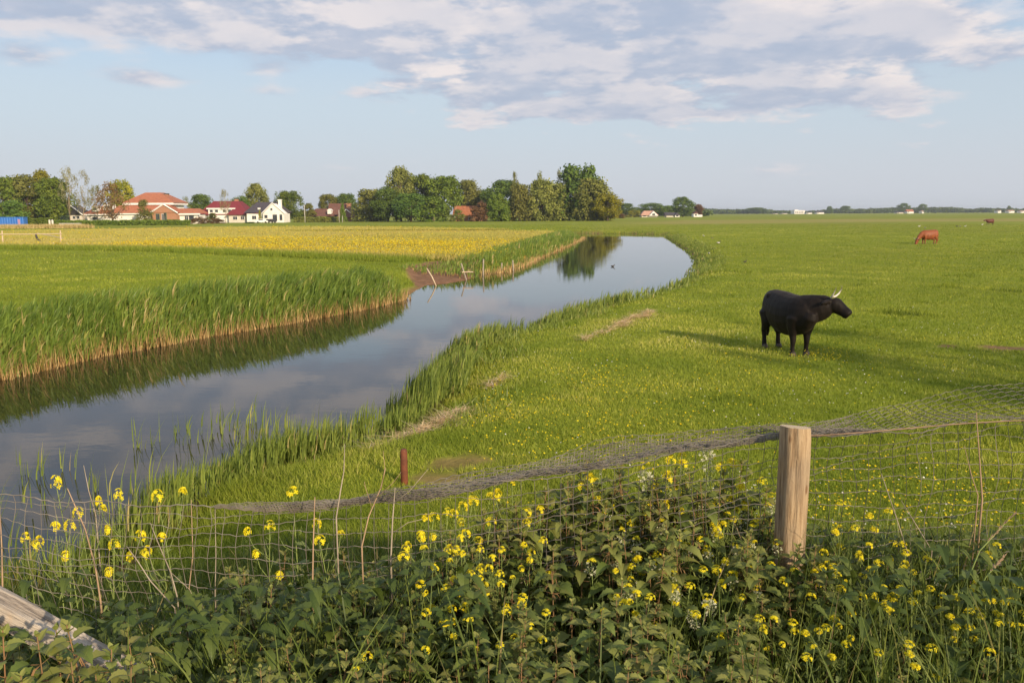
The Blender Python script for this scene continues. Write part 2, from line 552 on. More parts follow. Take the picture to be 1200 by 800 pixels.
L(nt, p.outputs[0], o.inputs[0])
ground = link('ground', npmesh('ground', np.stack([gx, gy, gz], 1), [quads, cap[:, [0, 2, 1]]], gvar, m, smooth=True))
tag(ground, kind='structure')

# ------------------------------------------------------------------ water
m, nt = newmat('canal_water')
geo = N(nt, 'ShaderNodeNewGeometry')
mp = N(nt, 'ShaderNodeMapping')
mp.inputs['Rotation'].default_value = (0, 0, 0.5)
mp.inputs['Scale'].default_value = (1.0, 2.2, 1)
L(nt, geo.outputs['Position'], mp.inputs[0])
f1 = noise(nt, 1.1, 3, 0.55, mp.outputs[0])
f2 = noise(nt, 7.0, 2, 0.5, mp.outputs[0])
patch = mrange(nt, noise(nt, 0.09, 2, 0.5, geo.outputs['Position']), 0.42, 0.62, 0.35, 1.0)
p = N(nt, 'ShaderNodeBsdfPrincipled')
p.inputs['Base Color'].default_value = (0.018, 0.017, 0.010, 1)
p.inputs['Roughness'].default_value = 0.015
p.inputs['IOR'].default_value = 1.33
b = N(nt, 'ShaderNodeBump')
b.inputs['Strength'].default_value = 0.35
b.inputs['Distance'].default_value = 0.008
L(nt, mth(nt, 'MULTIPLY', mth(nt, 'ADD', f1, mth(nt, 'MULTIPLY', f2, 0.18)), patch), b.inputs['Height'])
L(nt, b.outputs[0], p.inputs['Normal'])
o = N(nt, 'ShaderNodeOutputMaterial')
L(nt, p.outputs[0], o.inputs[0])
wb = MB()
wb.add([(-60, 4.6, WZ), (40, 4.6, WZ), (40, 160, WZ), (-60, 160, WZ)], [(0, 1, 2, 3)])
tag(wb.build('canal_water', m), kind='structure')

# ------------------------------------------------------------------ grass and flowers of the fields (nobody could count them)
def fan(n, r0, r1, a0, a1, pw=0.0):
    u = rng.uniform(0, 1, n)
    if pw == 0:
        r = r0 * (r1 / r0) ** u
    else:
        r = (r0 ** pw + u * (r1 ** pw - r0 ** pw)) ** (1 / pw)
    a = R(a0) + rng.uniform(0, 1, n) * R(a1 - a0)
    return r * np.sin(a), r * np.cos(a), r
def soil_at(x, y):
    s = np.zeros(len(x))
    for (c, a, b) in SOIL:
        s = np.maximum(s, smooth01(1.2, 0.7, np.hypot((x - c.x) / a, (y - c.y) / b) + 0.3 * vnoise(x, y, 5, 8)))
    return s
WIND = 0.1
turf_m = leafmat('turf_blades', GRASS_STOPS, transl=0.40, rough=0.6, spec=0.12, nscale=0.35, nstops=(0.20, 0.265, 0.034))
x, y, r = fan(1150000, 4.6, 220, -47, 50)
d = polydist(np.stack([x, y], 1), river)
inm = polydist(np.stack([x, y], 1), MEADOW)
keep = (d > 0.35) & (inm > 0.5) & (rng.uniform(0, 1, len(x)) > soil_at(x, y)) & (polydist(np.stack([x, y], 1), MUD) > 0.1)
x, y, r, d = x[keep], y[keep], r[keep], d[keep]
z = height(x, y, d)
n = len(x)
clump = vnoise(x, y, 1.1, 11) * 0.8 + vnoise(x, y, 4.1, 12) * 0.7 + vnoise(x, y, 0.33, 13) * 0.6
strong = np.maximum(0, vnoise(x, y, 1.7, 41) + vnoise(x, y, 0.5, 42) - 0.75)
H = (0.044 + 0.03 * np.maximum(clump, 0)) * rng.uniform(0.6, 1.5, n) * np.where(leftside(x, y), 1.6, 1.0 + 1.6 * strong) * (1 + 0.9 * smooth01(2.2, 0.6, d))
W = 0.0095 * (r / 8) ** 0.75 * rng.uniform(0.7, 1.4, n)
rnd = np.clip(0.47 + 0.15 * clump + 0.20 * vnoise(x, y, 0.19, 51) + 0.12 * vnoise(x, y, 0.05, 52) - 0.5 * strong - 0.20 * leftside(x, y) + rng.normal(0, 0.2, n), 0, 1)
tag(link('pasture_grass', blades('pasture_grass', np.stack([x, y, z], 1), H, W, rng.uniform(0, 6.28, n), rng.uniform(0.1, 0.9, n), turf_m, rnd)), kind='stuff')

# tall golden grass of the hay meadow with buttercups in drifts
hay_m = leafmat('hay_blades', [(0, (0.29, 0.31, 0.06)), (0.4, (0.46, 0.41, 0.12)), (0.75, (0.54, 0.44, 0.17)), (1, (0.60, 0.46, 0.22))], base=(0.16, 0.19, 0.02), baset=(0.1, 0.6), transl=0.35, spec=0.1,
                nscale=0.06, nstops=(0.46, 0.43, 0.12))
x, y, r = fan(420000, 52, 330, -42, 12, 0.5)
k = polydist(np.stack([x, y], 1), MEADOW) < 0.3 * vnoise(x, y, 0.5)
x, y, r = x[k], y[k], r[k]
n = len(x)
H = rng.uniform(0.22, 0.5, n) * (1 + 0.2 * vnoise(x, y, 0.15, 3))
rnd = np.clip(0.45 + 0.25 * vnoise(x, y, 0.07, 9) + rng.normal(0, 0.2, n), 0, 1)
tag(link('meadow_grass', blades('meadow_grass', np.stack([x, y, height(x, y)], 1), H, 0.05 * (r / 60) ** 0.7, rng.uniform(0, 6.28, n), rng.uniform(0, 0.5, n), hay_m, rnd)), kind='stuff')

def petals(name, P, size, mat, rnd):
    """small cupped flowers: two crossed tilted quads each"""
    n = len(P)
    out, vr = [], []
    for k in range(2):
        a = rng.uniform(0, 6.28, n)
        tl = rng.uniform(0.15, 0.75, n)
        u = np.stack([np.cos(a), np.sin(a), np.zeros(n)], 1) * size[:, None]
        vv = np.stack([-np.sin(a) * np.cos(tl), np.cos(a) * np.cos(tl), np.sin(tl) * (1 if k else -1)], 1) * size[:, None]
        out.append(np.stack([P - u, P - vv, P + u, P + vv], 1))
    V = np.concatenate(out).reshape(-1, 3)
    idx = np.arange(2 * n)[:, None] * 4 + np.arange(4)
    var = np.stack([np.tile(np.repeat(rnd, 4), 2), np.ones(8 * n), np.zeros(8 * n)], 1)
    return npmesh(name, V, [idx], var, mat)
yel_m = leafmat('yellow_petals', [(0, (0.74, 0.52, 0.006)), (0.5, (0.80, 0.65, 0.010)), (1, (0.82, 0.73, 0.03))], transl=0.3, spec=0.3)
whi_m = leafmat('white_petals', [(0, (0.62, 0.62, 0.60)), (1, (0.78, 0.76, 0.70))], transl=0.2)
x, y, r = fan(250000, 52, 330, -42, 12, 0.5)
pd = polydist(np.stack([x, y], 1), MEADOW)
# drifts: a long belt along the near edge of the meadow, stronger to the right
BELT = gpoly([(-60, 286), (120, 287), (230, 281), (330, 277.5), (420, 278), (520, 281), (590, 283), (600, 290), (560, 299), (480, 301), (400, 298), (300, 294), (150, 290), (-60, 291)], 0.3)
BELT2 = gpoly([(440, 296), (520, 287), (590, 283), (600, 287), (580, 297), (520, 302), (440, 301)], 0.3)
bd = polydist(np.stack([x, y], 1), BELT)
b2 = polydist(np.stack([x, y], 1), BELT2)
pr = 0.03 + 0.75 * smooth01(6, -6, bd + 6 * vnoise(x, y, 0.09, 4)) + 0.5 * smooth01(5, -5, b2)
pr *= 0.5 + 0.5 * smooth01(-0.3, 0.5, vnoise(x, y, 0.16, 14))
k = (pd < -0.3) & (rng.uniform(0, 1, len(x)) < pr)
x, y, r = x[k], y[k], r[k]
n = len(x)
P = np.stack([x, y, height(x, y) + rng.uniform(0.36, 0.56, n)], 1)
tag(link('meadow_buttercups', petals('meadow_buttercups', P, 0.043 * (r / 60) ** 0.8, yel_m, rng.uniform(0, 1, n))), kind='stuff')

# buttercups and daisies in the pasture
def scatter_px(cx, cy, sx, sy, n):
    out = []
    for _ in range(n):
        px, py = random.gauss(cx, sx), random.gauss(cy, sy)
        if py > 262:
            p = at(px, py, 0.1)
            out.append((p.x, p.y))
    return out
xs, ys, rs = fan(3000, 6.5, 34, -4, 38, 0.6)
pr = smooth01(-0.2, 0.9, vnoise(xs, ys, 0.5, 21)) * smooth01(36, 14, rs) + 0.12
k = rng.uniform(0, 1, len(xs)) < pr
pts = list(zip(xs[k], ys[k]))
for a in ((690, 440, 22, 14, 230), (600, 480, 26, 14, 120), (965, 415, 22, 6, 200), (740, 520, 60, 22, 150), (870, 440, 70, 22, 110), (1020, 560, 60, 25, 260), (780, 470, 70, 25, 120), (640, 505, 50, 18, 120),
          (1120, 590, 60, 28, 260), (985, 600, 30, 30, 120), (575, 460, 12, 12, 60)):
    pts += scatter_px(*a)
pts = np.array(pts)
d = polydist(pts, river)
pts = pts[(d > 0.5) & (pts[:, 1] > 4.3)]
n = len(pts)
P = np.stack([pts[:, 0], pts[:, 1], height(pts[:, 0], pts[:, 1]) + rng.uniform(0.06, 0.20, n)], 1)
tag(link('pasture_buttercups', petals('pasture_buttercups', P, rng.uniform(0.008, 0.0155, n), yel_m, rng.uniform(0, 1, n))), kind='stuff')
xs, ys, rs = fan(2600, 7, 30, -2, 37, 0.8)
k = (polydist(np.stack([xs, ys], 1), river) > 1) & (vnoise(xs, ys, 0.8, 31) + rng.normal(0, 0.35, len(xs)) > 0.3)
P = np.stack([xs[k], ys[k], height(xs[k], ys[k]) + rng.uniform(0.05, 0.10, k.sum())], 1)
tag(link('pasture_daisies', petals('pasture_daisies', P, rng.uniform(0.007, 0.014, k.sum()), whi_m, rng.uniform(0, 1, k.sum()))), kind='stuff')

# ------------------------------------------------------------------ reeds along the banks
reed_m = leafmat('reed_blades', [(0, (0.095, 0.160, 0.030)), (0.4, (0.16, 0.245, 0.042)), (0.72, (0.25, 0.325, 0.055)), (0.84, (0.36, 0.38, 0.09)), (0.95, (0.52, 0.42, 0.20))],
                 base=(0.42, 0.27, 0.10), baset=(0.10, 0.26), transl=0.35, rough=0.45, spec=0.35)
reed2_m = leafmat('bank_reed_blades', [(0, (0.13, 0.185, 0.042)), (0.5, (0.215, 0.28, 0.055)), (0.85, (0.31, 0.35, 0.075)), (1, (0.50, 0.40, 0.18))],
                  base=(0.16, 0.15, 0.04), baset=(0.0, 0.2), transl=0.35, rough=0.45, spec=0.35)
def along(poly, n, off0, off1):
    """n random points beside an open polyline, off to its left"""
    poly = np.array(poly)
    seg = np.diff(poly, axis=0)
    ln = np.hypot(seg[:, 0], seg[:, 1])
    cum = np.concatenate([[0], np.cumsum(ln)])
    s = rng.uniform(0, cum[-1], n)
    i = np.clip(np.searchsorted(cum, s) - 1, 0, len(seg) - 1)
    t = (s - cum[i]) / ln[i]
    nx, ny = -seg[i, 1] / ln[i], seg[i, 0] / ln[i]
    o = rng.uniform(off0, off1, n)
    return poly[i, 0] + seg[i, 0] * t + nx * o, poly[i, 1] + seg[i, 1] * t + ny * o, o
def reed_points(pxs, n, o0, o1, far_thin=0.55):
    x, y, o = along([wpt(p) for p in pxs], n * 3, o0, o1)
    r = np.hypot(x, y)
    k = rng.uniform(0, 1, len(x)) < np.clip((14 / r), 0.05, 1) ** far_thin
    return x[k][:n], y[k][:n], o[k][:n], r[k][:n]
def reeds(name, x, y, o, r, hfun, lean, mat, per=5, wscale=1.0, z0=None, az=0.0):
    """every stalk carries several long leaves: one upright, the others leaning down-wind"""
    n = len(x)
    zb = height(x, y) if z0 is None else np.maximum(height(x, y), z0)
    hs = hfun(x, y, o) * rng.uniform(0.60, 1.20, n)
    Ps, Hs, Ws, As, Ls, Rs = [], [], [], [], [], []
    cl = np.clip(0.42 + 0.14 * vnoise(x, y, 0.9, 17) + rng.normal(0, 0.15, n) + (rng.uniform(0, 1, n) < 0.05) * 0.5, 0, 1)
    for k in range(per):
        f = k / per
        b = np.zeros(n) if k == 0 else hs * rng.uniform(0.15, 0.6, n)
        h = hs - b if k == 0 else hs * rng.uniform(0.3, 0.52, n)
        Ps.append(np.stack([x + rng.normal(0, .02, n), y + rng.normal(0, .02, n), zb + b], 1))
        Hs.append(h)
        Ws.append((0.014 if k == 0 else 0.024) * wscale * (np.maximum(r, 12) / 16) ** 0.6 * rng.uniform(0.7, 1.3, n))
        As.append(az + rng.normal(0, 0.7, n))
        Ls.append(np.abs(rng.normal(lean * (0.35 if k == 0 else 1.2), 0.2, n)))
        Rs.append(np.clip(cl + rng.normal(0, 0.12, n), 0, 1))
    lo = [np.arange(n) >= 0]
    P, Hh, Ww, Aa, Ll, Rr = map(np.concatenate, (Ps, Hs, Ws, As, Ls, Rs))
    me = blades(name, P, Hh, Ww, Aa, Ll, mat, Rr, segs=3)
    # 't' of a blade that starts up the stalk must not read as its foot
    a = np.empty(len(me.vertices) * 3, np.float32)
    me.attributes['var'].data.foreach_get('vector', a)
    a = a.reshape(-1, 3)
    m_ = len(a) // (n * per)
    a[n * m_:, 1] = 0.3 + 0.7 * a[n * m_:, 1]
    me.attributes['var'].data.foreach_set('vector', a.ravel())
    return link(name, me)
def lh(x, y, o):
    px_h = np.interp(y, [14, 18, 24, 32, 40], [1.12, 1.10, 1.12, 1.0, 0.55])
    return px_h * (0.9 + 0.12 * vnoise(x, y, 0.5, 2)) * (1 - 0.25 * smooth01(1.6, 3.2, o)) 
x, y, o, r = reed_points(left_px[:9], 9200, -0.35, 3.0)
tag(reeds('reed_bed', x, y, o, r, lh, 0.42, reed_m, per=6, wscale=1.1), kind='stuff')
# dry stubble of last year's reeds at the water's edge
x, y, o, r = reed_points(left_px[:9], 6300, -0.5, 0.25)
dry_m = leafmat('dry_reed', [(0, (0.24, 0.14, 0.05)), (0.5, (0.42, 0.27, 0.11)), (1, (0.56, 0.42, 0.20))], transl=0.15)
n = len(x)
me = blades('reed_stubble', np.stack([x, y, np.maximum(height(x, y), WZ - 0.1)], 1), rng.uniform(0.22, 0.72, n), 0.017 * (r / 16) ** .6, rng.uniform(0, 6.28, n), rng.uniform(0, .45, n), dry_m, rng.uniform(0, 1, n))
tag(link('reed_stubble', me), kind='stuff')
# reeds round the bend beyond the muddy drinking place
x, y, o, r = reed_points(left_px[12:] + [(684, 279)], 4200, -0.3, 4.0, 0.3)
tag(reeds('bend_reeds', x, y, o, r, lambda x, y, o: np.interp(y, [45, 60, 90, 125], [0.55, 0.75, 0.9, 0.9]) * (1 - 0.5 * smooth01(1.5, 4.0, o)), 0.3, reed_m, per=4, wscale=0.9), kind='stuff')
x, y, o, r = reed_points(left_px[13:] + [(684, 279)], 2200, -0.4, 0.2, 0.2)
n = len(x)
me = blades('bend_stubble', np.stack([x, y, np.maximum(height(x, y), WZ - 0.1)], 1), rng.uniform(0.2, 0.5, n), 0.05 * (r / 60) ** .6, rng.uniform(0, 6.28, n), rng.uniform(0, .45, n), dry_m, rng.uniform(0.3, 1, n))
tag(link('bend_stubble', me), kind='stuff')
# far shore of the bend
x, y, o = along([far_r[1], far_r[2], far_r[3], far_r[4], Rw[0]], 1500, -1.6, 0.2)
tag(reeds('far_shore_reeds', x, y, o, np.hypot(x, y), lambda x, y, o: 0.55 + 0 * x, 0.2, reed2_m, per=3), kind='stuff')
# right bank: broken belt of young reeds, thick in clumps
def rh(x, y, o):
    return np.interp(y, [8, 12, 16, 20, 28, 45, 70], [0.55, 0.62, 0.68, 0.62, 0.55, 0.45, 0.35]) * (0.85 + 0.45 * vnoise(x, y, 0.9, 6))
def dens_keep(x, y, o, r, thr, s=0.8):
    k = vnoise(x, y, s, 23) + rng.normal(0, 0.3, len(x)) > thr
    return x[k], y[k], o[k], r[k]
x, y, o, r = dens_keep(*reed_points(right_px[:9], 2600, -0.4, 0.8, 0.3), 0.0)
tag(reeds('bank_reeds', x, y, o, r, rh, 0.2, reed2_m, per=4), kind='stuff')
x, y, o, r = dens_keep(*reed_points(right_px[8:15], 4200, -0.6, 0.7, 0.2), -0.25)
tag(reeds('bank_reeds', x, y, o, r, rh, 0.2, reed2_m, per=5, wscale=0.8), kind='stuff')
x, y, o, r = dens_keep(*reed_points(right_px[14:], 5200, -1.5, 0.40, 0.1), -0.30, 1.3)
tag(reeds('shallow_reeds', x, y, o, r, lambda x, y, o: (0.80 + 0.10 * o) * (0.85 + 0.4 * vnoise(x, y, 1.2, 8)), 0.12, reed2_m, per=5, wscale=0.75), kind='stuff')
x, y, o, r = reed_points(right_px[16:], 420, -3.2, -0.2, 0.1)
k = vnoise(x, y, 1.6, 33) + rng.normal(0, .3, len(x)) > 0.1
x, y, o, r = x[k], y[k], o[k], r[k]
tag(reeds('sparse_reeds', x, y, o, r, lambda x, y, o: 1.0 + 0.1 * o + 0 * x, 0.12, reed2_m, per=3, wscale=0.8, z0=WZ - 0.25), kind='stuff')
# leafy bank growth between the reeds and the turf
x, y, o, r = reed_points(right_px[:21], 20000, 0.1, 1.9, 0.35)
k = vnoise(x, y, 1.1, 29) + rng.normal(0, .35, len(x)) > 0.05 + 0.5 * smooth01(0.8, 1.9, o)
x, y, o, r = x[k], y[k], o[k], r[k]
n = len(x)
me = blades('bank_grass', np.stack([x, y, height(x, y)], 1), rng.uniform(0.10, 0.30, n), 0.014 * (r / 12) ** .6, rng.uniform(0, 6.28, n), rng.uniform(0.1, .9, n), reed2_m, np.clip(rng.normal(.5, .22, n), 0, 1), segs=2)
tag(link('bank_grass', me), kind='stuff')
# rougher green fringe where the mown field meets the meadow
x, y, o = along(MEADOW[1:12], 26000, -2.2, 1.0)
n = len(x)
r = np.hypot(x, y)
k = (polydist(np.stack([x, y], 1), river) > 0.5) & (polydist(np.stack([x, y], 1), MUD) > 0.4)
x, y, r = x[k], y[k], r[k]
n = len(x)
me = blades('field_margin_grass', np.stack([x, y, height(x, y)], 1), rng.uniform(0.2, 0.55, n), 0.045 * (r / 60) ** .6, rng.uniform(0, 6.28, n), rng.uniform(0.1, .6, n), turf_m, np.clip(rng.normal(.3, .2, n), 0, 1))
tag(link('field_margin_grass', me), kind='stuff')

# ------------------------------------------------------------------ trees
bark_m = plainmat('bark', (0.16, 0.12, 0.085), (0.07, 0.055, 0.04), 2.0)
pale_bark_m = plainmat('pale_bark', (0.42, 0.33, 0.22), (0.26, 0.20, 0.14), 2.0)
def crownmat(name, a, b, c):
    return leafmat(name, [(0, a), (0.5, b), (1, c)], transl=0.30, rough=0.6, spec=0.15, objrand=0.35)
G_MID = crownmat('leaves_mid', (0.073, 0.124, 0.015), (0.139, 0.204, 0.024), (0.226, 0.284, 0.040))
G_DARK = crownmat('leaves_dark', (0.060, 0.111, 0.021), (0.111, 0.178, 0.030), (0.178, 0.246, 0.044))
G_OLIVE = crownmat('leaves_olive', (0.124, 0.139, 0.029), (0.197, 0.212, 0.044), (0.291, 0.291, 0.073))
G_YEL = crownmat('leaves_yellow', (0.156, 0.169, 0.013), (0.273, 0.273, 0.021), (0.403, 0.364, 0.039))
G_BROWN = crownmat('leaves_copper', (0.111, 0.065, 0.026), (0.195, 0.111, 0.046), (0.273, 0.176, 0.078))
G_PALE = crownmat('leaves_pale', (0.18, 0.18, 0.085), (0.26, 0.245, 0.12), (0.33, 0.31, 0.17))

def crown_mesh(seed, kind, nlobe, nleaf, leaf, mat, fill=1.0):
    """crown of height 1 and width 1 (base at z=0): leaf faces gathered in clumps on many uneven lobes"""
    g = np.random.default_rng(seed)
    lob, rr = [], []
    z0 = {'round': 0.16, 'tall': 0.10, 'willow': 0.08, 'bush': 0.0, 'sparse': 0.30, 'conifer': 0.06, 'spire': 0.2, 'loose': 0.22}[kind]
    while len(lob) < nlobe:
        t = g.uniform(0, 1)
        z = z0 + (1 - z0) * t
        if kind == 'round':   w = 0.50 * math.sqrt(max(0, 1 - (2 * t - 0.9) ** 2 / 1.25))
        elif kind in ('tall', 'loose'):  w = 0.50 * math.sin(math.pi * min(1, 0.12 + 0.80 * t) ** 0.8)
        elif kind == 'willow': w = 0.50 * (1 - 0.55 * t ** 2.2)
        elif kind == 'bush':  w = 0.50 * math.sqrt(max(0.02, 1 - t ** 2))
        elif kind == 'conifer': w = 0.50 * (1 - t) + 0.05
        elif kind == 'spire': w = 0.50 * (0.9 - 0.7 * t)
        else:                 w = 0.50 * math.sin(math.pi * (0.15 + 0.75 * t))
        a = g.uniform(0, 6.283)
        q = w * g.uniform(0.25, 1.0) ** 0.6 * g.uniform(0.75, 1.08)
        r = g.uniform(0.10, 0.19) * (0.75 if kind in ('sparse', 'spire') else 1.0)
        lob.append((q * math.cos(a), q * math.sin(a), min(z, 1 - r * 0.5)))
        rr.append(r)
    lob, rr = np.array(lob), np.array(rr)
    i = g.integers(0, nlobe, nleaf)
    v = g.normal(0, 1, (nleaf, 3))
    v /= np.linalg.norm(v, axis=1)[:, None]
    v[:, 2] = v[:, 2] * 0.8 + 0.12
    P = lob[i] + v * (rr[i] * g.uniform(0.35, 1.12, nleaf) ** 0.7)[:, None]
    if kind == 'willow':
        P[:, 2] -= np.abs(g.normal(0, 0.035, nleaf))
    P[:, 2] = np.maximum(P[:, 2], 0.005)
    nrm = v + g.normal(0, 0.45, (nleaf, 3)) + np.array([0, 0, 0.25])
    nrm /= np.linalg.norm(nrm, axis=1)[:, None]
    u = np.cross(nrm, g.normal(0, 1, (nleaf, 3)))
    u /= np.linalg.norm(u, axis=1)[:, None]
    ww = np.cross(nrm, u)
    s = leaf * g.uniform(0.5, 1.25, nleaf)[:, None]
    st = 1.7 if kind == 'willow' else 1.0
    V = np.stack([P - u * s, P - ww * s * 0.75 * st, P + u * s, P + ww * s * 0.75 * st], 1).reshape(-1, 3)
    tone = g.normal(0.5, 0.16, nlobe)[i] + g.normal(0, 0.14, nleaf)
    var = np.stack([np.repeat(np.clip(tone, 0, 1), 4), np.ones(nleaf * 4), np.zeros(nleaf * 4)], 1)
    return npmesh('crown', V, [np.arange(nleaf)[:, None] * 4 + np.arange(4)], var, mat), lob
def trunk_mesh(seed, lob, kind, mat, thick=0.028):
    g = random.Random(seed)
    mb = MB()
    top = 0.72 if kind != 'bush' else 0.3
    pts = [(g.uniform(-.02, .02) * (k > 0), g.uniform(-.02, .02) * (k > 0), top * k / 5) for k in range(6)]
    mb.tube(pts, [thick * (1.25 - k * 0.2) for k in range(6)], 7)
    for j in range(9 if kind != 'bush' else 4):
        e = lob[g.randrange(len(lob))]
        k = g.uniform(0.25, 0.85)
        b = Vector(pts[min(5, int(k * 5))])
        if e[2] < b.z: b.z = max(0.05, e[2] - 0.08)
        mdl = b.lerp(Vector(e), 0.55) + Vector((0, 0, -0.02))
        mb.tube([b, mdl, e], [thick * 0.45, thick * 0.28, thick * 0.1], 5)
    return mb.mesh('trunk', mat, True)
PROTO = {}
def proto(kind, mat, var=0):
    key = (kind, mat.name, var)
    if key not in PROTO:
        seed = 11 + var * 37 + sum(map(ord, kind + mat.name))
        nl, nf, lf = {'round': (85, 8500, 0.025), 'tall': (85, 8000, 0.025), 'willow': (95, 9000, 0.022), 'bush': (50, 3200, 0.036), 'sparse': (40, 1500, 0.017), 'conifer': (60, 3200, 0.026), 'spire': (30, 1400, 0.020), 'loose': (60, 2600, 0.021)}[kind]
        cm, lob = crown_mesh(seed, kind, nl, nf, lf, mat)
        PROTO[key] = (cm, trunk_mesh(seed, lob, kind, pale_bark_m if kind in ('sparse', 'spire') else bark_m, 0.016 if kind in ('sparse', 'spire') else 0.028))
    return PROTO[key]
NT = [0]
def tree(label, px, top, base, width, kind, mat, Y, var=0, group=None, cat='tree', name=None):
    """px centre, top and base rows and width in the photograph, standing Y metres away"""
    p = atd(px, base, Y)
    zt = atd(px, top, Y).z
    gz_ = 0.0
    h = zt - gz_
    wd = width * Y / F * 1.12
    NT[0] += 1
    nm = name or {'round': 'broadleaf_tree', 'tall': 'broadleaf_tree', 'willow': 'willow_tree', 'bush': 'bush', 'sparse': 'sparse_tree', 'conifer': 'conifer_tree', 'spire': 'sparse_tree', 'loose': 'broadleaf_tree'}[kind]
    t = thing(nm, label, cat, (p.x, Y, gz_ - 0.05), NT[0] * 2.4, group, (wd, wd, h))
    cm, tm = proto(kind, mat, var)
    link('trunk', tm, t)
    link('crown', cm, t)
    return t
YF = 330
FW = 'trees of the copse by the canal'
# the copse in the middle
tree('tall olive tree with a feathery top at the left shoulder of the copse', 470, 198, 259, 34, 'tall', G_OLIVE, YF, 0, FW)
tree('mid-green round tree just right of the feathery-topped olive tree', 492, 206, 259, 40, 'round', G_MID, YF + 6, 0, FW)
tree('bright green round tree standing left of the orange-roofed house in the copse', 521, 208, 259, 42, 'round', G_MID, YF - 2, 1, FW)
tree('yellowish green tree whose crown rises behind the orange-roofed house in the copse', 548, 213, 259, 34, 'round', G_OLIVE, YF + 22, 1, FW)
tree('small grey-olive tree at the far left end of the copse, beside the brown-roofed house', 434, 223, 259, 36, 'willow', G_OLIVE, YF + 4, 1, FW)
tree('dark round tree between the small grey-olive tree and the feathery-topped tree', 455, 221, 259, 32, 'round', G_DARK, YF - 8, 0, FW)
tree('low dark tree in front of the left half of the copse', 482, 228, 259.5, 40, 'round', G_DARK, YF - 14, 1, FW)
tree('low green tree at the foot of the copse just left of the orange-roofed house', 508, 232, 259.5, 36, 'bush', G_MID, YF - 16, 1, FW, 'tree', 'broadleaf_tree')
tree('dark round tree directly right of the orange-roofed house, behind the cone-shaped one', 590, 213, 259, 46, 'round', G_DARK, YF + 8, 2, FW)
tree('thin bare-topped tree sticking up above the right half of the copse, leftmost of three spires', 604, 200, 259, 16, 'spire', G_OLIVE, YF + 3, 0, FW)
tree('cone-shaped willowy tree with drooping leaves beneath the leftmost spire', 609, 217, 259.5, 30, 'willow', G_OLIVE, YF - 6, 2, FW)
tree('lower rounded green tree in front, right of the orange-roofed house', 584, 228, 259.5, 26, 'willow', G_MID, YF - 12, 0, FW)
tree('feathery middle spire of the three above the right half of the copse', 634, 201, 259, 22, 'spire', G_OLIVE, YF + 2, 1, FW)
tree('broad olive willow under the middle spire, reaching down to the grass', 635, 212, 259.5, 36, 'willow', G_OLIVE, YF - 5, 0, FW)
tree('thin right spire beside the tallest crown of the copse', 655, 200, 259, 16, 'spire', G_OLIVE, YF + 2, 2, FW)
tree('olive tree filling the gap below the right spire', 654, 216, 259.5, 32, 'willow', G_OLIVE, YF - 3, 1, FW)
tree('tallest and broadest tree of the copse, dense dark olive', 677, 195, 259.5, 54, 'willow', G_DARK, YF, 2, FW)
tree('large olive tree on the right flank of the tallest tree', 694, 210, 259.5, 40, 'willow', G_OLIVE, YF - 8, 2, FW)
tree('low yellow-green tree closing the copse at its right end', 712, 228, 259.5, 30, 'round', G_YEL, YF - 16, 0, FW)
tree('dark tree deep in the copse behind the dip above the orange-roofed house', 568, 224, 259, 30, 'round', G_DARK, YF + 26, 0, FW)
tree('brownish bush hiding the right corner of the orange-roofed house', 563, 238, 259.5, 22, 'bush', G_BROWN, YF - 14, 0, None, 'bush')
tree('small olive bush at the left corner of the orange-roofed house', 536, 246, 259.5, 16, 'bush', G_OLIVE, YF - 14, 1, None, 'bush')
# by the houses
FH = 'trees among the houses'
tree('large dark green tree at the left edge, left of the yellow-topped tree', 8, 210, 262, 44, 'round', G_MID, 268, 2, FH)
tree('second large green tree behind the blue container', 34, 208, 262, 46, 'round', G_OLIVE, 272, 0, FH)
tree('tree with a ragged yellowish top behind the hedge, right of the blue container', 55, 202, 262, 34, 'tall', G_YEL, 276, 1, FH)
tree('bright green tree with low boughs left of the pale bare trees', 66, 210, 262, 36, 'round', G_MID, 264, 0, FH)
tree('dark low tree right behind the blue container', 16, 236, 262, 34, 'bush', G_DARK, 255, 0, FH, 'tree', 'broadleaf_tree')
tree('thin pale tree with few leaves and a light trunk, left of the villa', 83, 197, 262, 20, 'sparse', G_PALE, 262, 0, FH)
tree('nearly bare grey tree, rightmost of the two thin pale trees beside the villa', 99, 200, 262, 20, 'sparse', G_PALE, 266, 1, FH)
tree('low thin grey-green tree between the bare grey tree and the copper tree', 115, 218, 262, 18, 'sparse', G_OLIVE, 280, 2, FH)
tree('copper-brown tree in front of the left wing of the orange-roofed villa', 132, 214, 264, 32, 'loose', G_BROWN, 262, 0, FH)
tree('yellow-green tree rising behind the roof of the orange-roofed villa', 145, 213, 258, 28, 'round', G_YEL, 330, 1, FH)
tree('small cone-shaped green tree in front of the orange-roofed villa', 170, 235, 265, 23, 'conifer', G_OLIVE, 272, 0, FH)
tree('thin grey-green tree between the villa and the maroon-roofed house', 218, 231, 259, 14, 'sparse', G_OLIVE, 335, 1, FH)
tree('dark green round tree behind the left end of the maroon-roofed house', 235, 229, 259, 26, 'round', G_DARK, 340, 1, FH)
tree('slender pale birch standing in front of the maroon-roofed house', 265, 222, 265, 14, 'sparse', G_PALE, 285, 2, FH)
tree('dark green tree between the maroon roof and the grey roof', 283, 231, 259, 20, 'round', G_DARK, 345, 0, FH)
tree('tall olive tree behind the grey-roofed white house', 302, 217, 259, 28, 'tall', G_OLIVE, 350, 2, FH)
tree('round green tree immediately right of the white chimney', 339, 225, 260, 30, 'round', G_MID, 335, 1, FH)
tree('small dull tree in the gap between the white house and the brown-roofed house', 362, 239, 260, 18, 'bush', G_OLIVE, 345, 1, FH, 'tree', 'broadleaf_tree')
